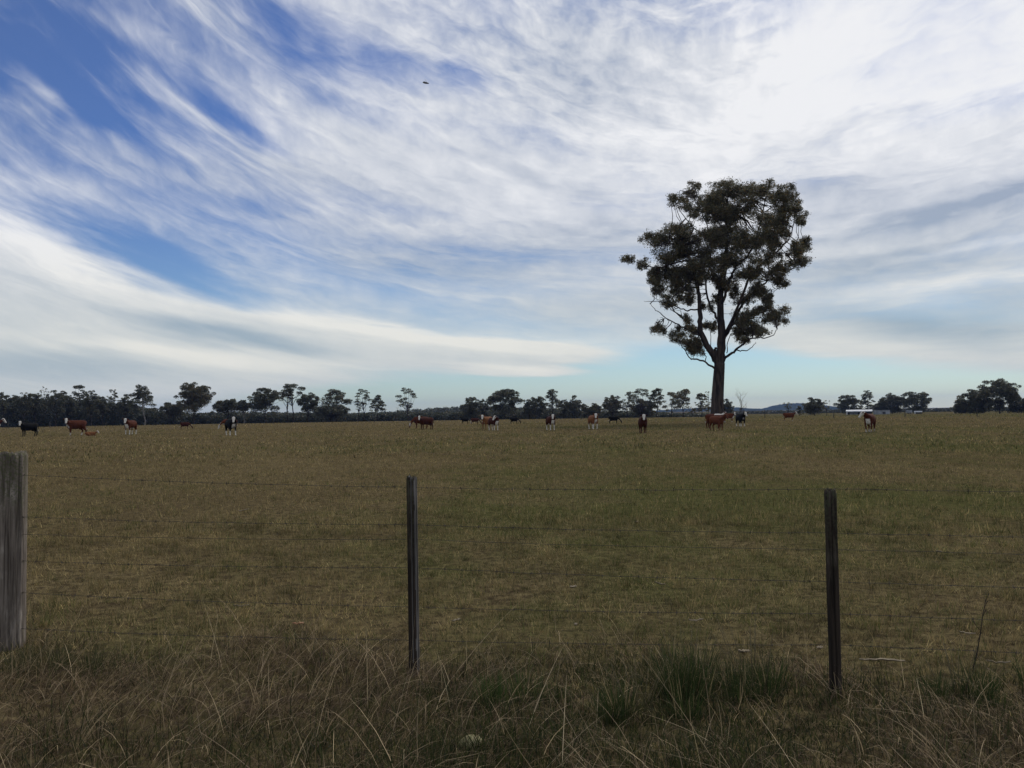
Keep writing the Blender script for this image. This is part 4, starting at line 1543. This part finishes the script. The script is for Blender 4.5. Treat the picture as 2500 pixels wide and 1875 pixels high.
def sector(n, r0, r1, amax=38, power=2.0):
    a = RNG.uniform(-R(amax), R(amax), n)
    r = (RNG.uniform(r0 ** power, r1 ** power, n)) ** (1 / power)
    return r * np.sin(a), r * np.cos(a)


def pasture_tint(x, y, n, dry_bias=0.0):
    g = greenness(x, y)
    k = RNG.random(n)
    isg = k < np.clip(g * .9 + .06 - dry_bias, 0.02, .95)
    t = RNG.random((n, 1))
    dryc = STRAW * (1 - t) + BROWN * t
    t2 = RNG.random((n, 1))
    grc = GREEN * (1 - t2) + DKGREEN * t2
    c = np.where(isg[:, None], grc, dryc)
    mott = .15 + 1.6 * fbm(x * 2.6, y * 2.0, 3, 99) ** 1.15      # paler and darker tufts
    return c * mott[:, None] * (1 + RNG.normal(size=(n, 1)) * .38).clip(.3, 2.2)


def ell(x, y):
    return np.stack([x, y, ground_z(x, y) - .004], 1)


# line of the fence (for the rank strip along it)
FX = np.array([-12, P_L.x, P_M.x, P_R.x, 14])
FY = np.array([P_L.y + 2.5, P_L.y, P_M.y, P_R.y, P_R.y - 1.9])

parts = []
# near pasture
def pasture_zone(n, r0, r1, hmin, hmax, wmin, wmax, segs, dry=0.0, amax=38, power=2.0, lean_m=.35):
    x, y = sector(n, r0, r1, amax, power)
    keep = y > np.interp(x, FX, FY) + RNG.normal(size=n) * .25 - .2
    dens = .5 * fbm(x * .9, y * .7, 3, 77) + .5 * fbm(x * 4.0, y * 3.2, 2, 78)
    keep &= RNG.random(n) < np.clip(.25 + 1.5 * (dens - .25), .15, 1)
    x, y = x[keep], y[keep]
    n = len(x)
    g = greenness(x, y)
    H = RNG.uniform(hmin, hmax, n) * (0.35 + 1.3 * fbm(x * 2.4, y * 2.4, 3, 55))
    W = RNG.uniform(wmin, wmax, n)
    lean = np.clip(np.abs(RNG.normal(size=n)) * .40 + lean_m - .2, .05, 1.5)
    az_ = RNG.uniform(0, 2 * np.pi, n)
    parts.append(blades(ell(x, y), H, W, lean, az_, pasture_tint(x, y, n, dry), segs))


pasture_zone(190000, 4.4, 13, .02, .075, .003, .006, 2, lean_m=.7)
pasture_zone(26000, 4.4, 13, .05, .14, .002, .0035, 3, dry=.7, lean_m=1.35)       # flattened litter
pasture_zone(9000, 4.6, 14, .08, .22, .0022, .0035, 3, dry=.6)
pasture_zone(150000, 12, 34, .03, .085, .007, .013, 1, power=1.6, lean_m=.6)
pasture_zone(12000, 12, 40, .10, .22, .004, .007, 2, dry=.6, power=1.5)
pasture_zone(120000, 32, 130, .06, .15, .022, .055, 1, power=1.35, lean_m=.5)
pasture_zone(26000, 120, 300, .10, .22, .07, .16, 1, power=1.3)


def tufts(n, r0, r1, nb_, rad, hmin, hmax, wmin, wmax, segs, power=1.8):
    x, y = sector(n, r0, r1, 38, power)
    k = y > np.interp(x, FX, FY) + .1
    x, y = x[k], y[k]
    n = len(x)
    big_ = RNG.uniform(.4, 1.3, n)
    g = greenness(x, y)
    green_ = RNG.random(n) < g * .8 + .12
    X = np.repeat(x, nb_) + RNG.normal(size=n * nb_) * rad * np.repeat(big_, nb_)
    Y = np.repeat(y, nb_) + RNG.normal(size=n * nb_) * rad * np.repeat(big_, nb_)
    N = n * nb_
    gg = np.repeat(green_, nb_)[:, None] ^ (RNG.random((N, 1)) < .2)
    t = RNG.random((N, 1))
    c = np.where(gg, GREEN * (1 - t) + DKGREEN * t, STRAW * (1 - t) + BROWN * t)
    c = c * np.repeat(RNG.uniform(.45, 1.35, n), nb_)[:, None]
    H = RNG.uniform(hmin, hmax, N) * np.repeat(big_, nb_)
    parts.append(blades(ell(X, Y), H, RNG.uniform(wmin, wmax, N), np.clip(np.abs(RNG.normal(size=N)) * .5 + .1, .05, 1.4), RNG.uniform(0, 6.283, N), c, segs))


tufts(1500, 4.6, 14, 34, .055, .05, .13, .003, .005, 2)
tufts(4200, 12, 40, 14, .09, .06, .15, .007, .012, 1, power=1.5)
tufts(5000, 36, 120, 7, .16, .10, .20, .02, .05, 1, power=1.3)
join_blades('pasture_grass', parts, M_GRASS, 'short brown and green grazed grass covering the paddock', 'grass')

# rank verge in front of and along the fence
parts = []
def verge_pts(n, back=.35, y0=2.3, xw=5.2):
    x = RNG.uniform(-xw, xw, n)
    y = RNG.uniform(0, 1, n)
    ymax = np.interp(x, FX, FY) + back + RNG.normal(size=n) * .22 + 1.5 * (fbm(x * 1.3 + 8, x * 0 + 2, 3, 71) - .5)
    return x, y0 + (ymax - y0) * y


def patch_dry(x, y):
    # left and lower right are dead brown, the middle is greener
    g = .55 * np.exp(-(((x - .95) / .85) ** 2 + ((y - 4.45) / .75) ** 2)) + .30 * np.exp(-(((x + .5) / .8) ** 2 + ((y - 4.1) / .6) ** 2))
    return np.clip(.22 + .8 * (fbm(x * 1.1 + 4, y * 1.1, 3, 61) - .5) + g, 0.03, .95)


def verge(n, hmin, hmax, wmin, wmax, segs, lean_m, lean_s, cols, back=.35, curl=.5, dirbias=0.0, green=None, kink=0.0, skew=.5):
    x, y = verge_pts(n, back)
    gp_ = patch_dry(x, y)
    if green is True:
        k = RNG.random(n) < gp_ * 1.1
    elif green is False:
        k = RNG.random(n) < 1.05 - gp_ * .8
    else:
        k = np.ones(n, bool)
    x, y = x[k], y[k]
    n = len(x)
    H = RNG.uniform(hmin, hmax, n) * (.25 + 1.6 * fbm(x * 2.2, y * 2.2, 3, 88) ** 1.2)
    W = RNG.uniform(wmin, wmax, n)
    lean = np.clip(lean_m + RNG.normal(size=n) * lean_s, 0.02, 1.5)
    # stems lean to the right on the left-hand side and to the left on the right-hand side
    main = np.where(x < .3, np.pi / 2, -np.pi / 2)
    az_ = np.where(RNG.random(n) < dirbias, main + RNG.normal(size=n) * .55, RNG.uniform(0, 2 * np.pi, n))
    c1, c2 = np.array(cols[0]), np.array(cols[1])
    t = RNG.random((n, 1)) ** (skew)
    tint = (c1 * (1 - t) + c2 * t) * (1 + RNG.normal(size=(n, 1)) * .2).clip(.5, 1.6)
    parts.append(blades(ell(x, y), H, W, lean, az_, tint, segs, curl=curl, kink=kink))


verge(120000, .04, .17, .003, .006, 3, .65, .38, ((.085, .095, .026), (.020, .029, .012)), green=True, kink=.15)
verge(40000, .04, .16, .002, .0045, 3, .90, .42, ((.330, .235, .120), (.034, .023, .016)), green=False, dirbias=.4, kink=.35, skew=.50)
verge(46000, .06, .24, .002, .0045, 4, 1.34, .18, ((.330, .230, .130), (.034, .023, .017)), green=False, dirbias=.35, kink=.6, skew=.50)   # thatch
verge(8500, .12, .36, .0022, .0046, 4, 1.05, .30, ((.640, .490, .285), (.170, .120, .072)), green=False, dirbias=.65, kink=.5, skew=.9)
verge(250, .30, .64, .0028, .0044, 6, 1.0, .28, ((.620, .490, .300), (.320, .240, .150)), dirbias=.85, curl=.15, back=.0, kink=.45, skew=.9)
verge(130, .20, .44, .0026, .0038, 6, .25, .18, ((.600, .480, .280), (.32, .24, .14)), dirbias=.5, curl=.3, back=.3, kink=.45, skew=.9)
join_blades('verge_grass', parts, M_GRASS, 'long tangled dry grass and green undergrowth along the fence in front', 'grass')

# ------------------------------------------------------------------ single plants and litter in the verge
M_RUSH = M_GRASS


def tussock(px, py, n, h, spread, label, tints):
    c = on_ground(px, py)
    m_ = 7
    sx = RNG.normal(size=m_) * spread * .42
    sy = RNG.normal(size=m_) * spread * .26
    sh = RNG.uniform(.45, 1.1, m_)
    which = RNG.integers(0, m_, n)
    a = RNG.uniform(0, 2 * np.pi, n)
    r = spread * np.sqrt(RNG.random(n)) * .17
    x = r * np.sin(a) + sx[which]
    y = r * np.cos(a) + sy[which]
    P = np.stack([x, y, np.full(n, -.01)], 1)
    H = RNG.uniform(.45, 1.1, n) * h * sh[which]
    W = RNG.uniform(.003, .0055, n)
    lean = np.clip(.10 + np.abs(RNG.normal(size=n)) * .38, .02, 1.3)
    t = RNG.random((n, 1))
    tint = np.array(tints[0]) * (1 - t) + np.array(tints[1]) * t
    tint = np.where(RNG.random((n, 1)) < .14, np.array((.30, .23, .12)) * (.4 + t), tint)
    V, F_, C_ = blades(P, H, W, lean, a + RNG.normal(size=n) * .4, tint, 4, curl=.45, kink=.12)
    root = empty('rush_tussock', c)
    tag(root, label, 'plant', 'tussocks by the fence')
    tag(np_mesh('blades', V, F_, M_RUSH, col=C_, parent=root), kind='stuff')
    mb = MB()
    for k in range(9):
        aa = random.uniform(0, 6.28)
        rr = random.uniform(0, spread * .2)
        ln = random.uniform(.05, .22)
        hh = h * random.uniform(.9, 1.25)
        p0 = Vector((rr * math.sin(aa), rr * math.cos(aa), 0))
        p1 = p0 + Vector((ln * math.sin(aa), ln * math.cos(aa), hh))
        mb.tube([p0, p0.lerp(p1, .5) + Vector((0, 0, .02)), p1], [.0022, .0018, .001], 4)
    st_ = mb.build('seed_stalks', mat_noise('stalk', (.09, .075, .04), (.16, .13, .07), 20, bump=0, rough=.8), root)
    tag(st_, kind='stuff')
    return root


DG = ((.026, .044, .015), (.064, .086, .026))
tussock(1680, 1700, 620, .34, .34, 'dark green rush tussock, left one of the pair near the right-hand post', DG)
tussock(1840, 1690, 560, .36, .42, 'dark green rush tussock, right one of the pair near the right-hand post', DG)
tussock(1560, 1760, 480, .26, .40, 'low dark green tussock in front of the pair of rush tussocks', DG)
tussock(2340, 1700, 520, .24, .40, 'dark green tussock right of the right-hand post', DG)
tussock(1270, 1700, 460, .22, .42, 'bright green grass clump between the two slim posts', ((.045, .075, .020), (.075, .105, .030)))
tussock(60, 1640, 300, .20, .30, 'small green clump at the foot of the thick strainer post', ((.04, .055, .02), (.10, .09, .04)))

# thin dark weed stalk
c = on_ground(2372, 1640)
mb = MB()
top = Vector((on_ground(2372, 1640).x + .12, c.y + .03, z_at(2405, 1462, math.hypot(c.x, c.y))))
pth = [Vector((0, 0, -.02)) + (top - c) * t + Vector((math.sin(t * 5) * .006, 0, 0)) for t in (0, .25, .5, .75, 1)]
mb.tube(pth, [.004, .0036, .003, .0024, .0016], 6)
for t in (.4, .55, .7, .82, .92):
    q = (top - c) * t
    mb.tube([q, q + Vector((.02 * (-1) ** int(t * 100), .01, .03)), q + Vector((.03 * (-1) ** int(t * 100), .01, .05))], [.0018, .0014, .003], 5)
o = mb.build('weed_stalk', mat_noise('dark_stalk', (.018, .015, .012), (.04, .032, .024), 30, bump=0, rough=.9))
o.location = c
tag(o, 'single thin dark weed stalk standing behind the fence at the right', 'weed')

# fallen bark strips, leaves and a pale stone
M_BARKSTRIP = mat_noise('pale_fallen_bark', (.15, .12, .08), (.30, .25, .175), 14, (1, 4, 1), .85, .3)
M_LEAFDRY = mat_noise('dry_orange_leaf', (.26, .13, .07), (.40, .24, .14), 20, bump=.2, rough=.7)
M_STONE = mat_noise('pale_stone', (.24, .215, .10), (.40, .365, .20), 16, bump=.5, rough=.9, bdist=.01)


def strip(px, py, L, wd, rot, label, mat, name='bark_strip', curl_=.25, seed=0):
    c = on_ground(px, py)
    rng = np.random.default_rng(seed + px)
    n = 9
    V = []
    for i in range(n):
        t = i / (n - 1)
        w_ = wd * (math.sin(math.pi * (.12 + .76 * t)) ** .6) * rng.uniform(.85, 1.1)
        z = .02 + curl_ * L * (2 * t - 1) ** 2 * .35 + rng.normal() * .003
        y = math.sin(t * 2.6 + seed) * L * .08
        for s, lift in ((-1, .35), (0, 0), (1, .35)):
            V.append(((t - .5) * L, y + s * w_ * .5, z + lift * w_))
    top = len(V)
    V += [(x, y, z - .004) for (x, y, z) in V[:top]]
    Fq = []
    for i in range(n - 1):
        for k in range(2):
            a_ = i * 3 + k
            Fq.append((a_, a_ + 3, a_ + 4, a_ + 1))
            Fq.append((top + a_, top + a_ + 1, top + a_ + 4, top + a_ + 3))
        Fq.append((i * 3, top + i * 3, top + i * 3 + 3, i * 3 + 3))
        Fq.append((i * 3 + 2, i * 3 + 5, top + i * 3 + 5, top + i * 3 + 2))
    Fq.append((0, 1, top + 1, top))
    Fq.append((1, 2, top + 2, top + 1))
    e = (n - 1) * 3
    Fq.append((e, top + e, top + e + 1, e + 1))
    Fq.append((e + 1, top + e + 1, top + e + 2, e + 2))
    o = np_mesh(name, np.array(V), np.array(Fq), mat, smooth=True)
    o.location = (c.x, c.y, c.z + .015)
    o.rotation_euler = (rng.normal() * .15, rng.normal() * .12, R(rot))
    cat = 'leaf' if 'leaf' in name else 'bark'
    tag(o, label, cat, 'fallen bark and leaves')
    return o


strip(2155, 1628, .26, .022, -8, 'curved pale bark strip lying right of the right-hand post', M_BARKSTRIP, curl_=.05, seed=1)
strip(728, 1534, .085, .024, 5, 'orange dry leaf lying behind the verge, left of the middle post', M_LEAFDRY, 'dry_leaf', seed=2)
strip(1816, 1606, .075, .045, 10, 'pale curled bark chip among the rush stems', M_BARKSTRIP, 'bark_chip', seed=3)
strip(2000, 1596, .055, .032, 35, 'small pale bark chip just left of the right-hand post', M_BARKSTRIP, 'bark_chip', seed=4)
strip(1702, 1526, .11, .016, -40, 'pale bark sliver behind the rush tussocks', M_BARKSTRIP, seed=5)
strip(595, 1252, .17, .030, 8, 'pale twisted bark piece far out between strainer and middle post', M_BARKSTRIP, seed=6)
strip(2362, 1560, .10, .016, -35, 'thin bark sliver near the dark weed stalk', M_BARKSTRIP, seed=7)
strip(2440, 1632, .13, .016, -28, 'pale bark sliver at the far right of the verge', M_BARKSTRIP, seed=8)
strip(588, 1491, .13, .018, 2, 'flat grey bark strip lying in the grass left of the middle post', M_BARKSTRIP, seed=9)
strip(1406, 1537, .045, .022, 70, 'small pale leaf standing on edge right of the middle post', M_BARKSTRIP, 'dry_leaf', seed=10)
strip(1113, 1527, .12, .022, 50, 'curled pale bark strip just right of the middle post', M_BARKSTRIP, seed=11)
strip(1557, 1281, .15, .035, 60, 'pale bark piece out in the green patch between the two slim posts', M_BARKSTRIP, seed=12)
strip(2293, 1355, .07, .03, 20, 'white-looking chip out in the grass at the right', M_BARKSTRIP, 'bark_chip', seed=13)
strip(1610, 1436, .10, .03, -20, 'pale curled bark bit left of the right-hand post in the paddock', M_BARKSTRIP, seed=14)
strip(1400, 1443, .06, .035, 15, 'pale bark chip in the paddock halfway between the slim posts', M_BARKSTRIP, 'bark_chip', seed=15)

# rounded pale stone at the front
c = on_ground(1148, 1822)
mb = MB()
SV = []
for i in range(9):
    ph = math.pi * i / 8
    for k in range(14):
        th_ = 2 * math.pi * k / 14
        nzz = 1 + .25 * (float(fbm(np.array(math.cos(th_) * 1.3 + i * .5), np.array(math.sin(th_) * 1.3 + i * .4), 3, 91)) - .5)
        SV.append((.060 * math.sin(ph) * math.cos(th_) * nzz, .045 * math.sin(ph) * math.sin(th_) * nzz, .036 * math.cos(ph) * nzz))
SF = []
for i in range(8):
    for k in range(14):
        k2 = (k + 1) % 14
        SF.append((i * 14 + k, (i + 1) * 14 + k, (i + 1) * 14 + k2, i * 14 + k2))
o = np_mesh('stone', np.array(SV), np.array(SF), M_STONE, smooth=True)
o.location = (c.x, c.y, c.z + .012)
o.rotation_euler = (.2, -.25, .3)
tag(o, 'rounded pale yellowish stone half hidden in the grass at the front', 'stone')

# ------------------------------------------------------------------ insect in the air
d = ray(1040, 203)
fly_at = Vector((0, 0, CAM_Z)) + d * 1.6
fly = empty('flying_insect', fly_at, R(25))
fly.scale = (.8, .8, .8)
tag(fly, 'small dark insect flying against the sky', 'insect')
M_FLY = mat_noise('insect_body', (.10, .10, .105), (.17, .16, .16), 200, bump=0, rough=.5)
M_WING = mat_noise('insect_wing', (.22, .22, .23), (.34, .34, .35), 150, bump=0, rough=.4)
MB().tube([(-.006, 0, 0), (-.004, 0, .0003), (0, 0, .0006), (.003, 0, .0006), (.0045, 0, .0004)], [.0006, .0018, .0022, .0019, .0010], 10).build('body', M_FLY, fly)
MB().tube([(.0042, 0, .0004), (.0052, 0, .0003), (.0066, 0, .0001)], [.0009, .0016, .0006], 8).build('head', M_FLY, fly)
for s in (-1, 1):
    MB().tube([(.001, s * .001, .0015), (-.001, s * .004, .003), (-.003, s * .007, .0038), (-.0045, s * .009, .004)],
              [(.0006, .0002), (.0018, .0002), (.0020, .0002), (.0008, .0002)], 8).build('wing', M_WING, fly)

# ------------------------------------------------------------------ haze
m = bpy.data.materials.new('haze_air')
m.use_nodes = True
m.node_tree.nodes.clear()
hb = NB(m.node_tree)
pv_ = hb.n('ShaderNodeVolumePrincipled')
pv_.inputs['Color'].default_value = (0.30, 0.48, 1.0, 1)
pv_.inputs['Density'].default_value = 0.00008
pv_.inputs['Anisotropy'].default_value = 0.0
ho = hb.n('ShaderNodeOutputMaterial')
m.node_tree.links.new(pv_.outputs[0], ho.inputs['Volume'])
HZ = MB().box((0, 0, 48), (14400, 14400, 112)).build('haze', m, None, smooth=False)
tag(HZ, 'thin blue haze over the far land', 'haze', kind='stuff')
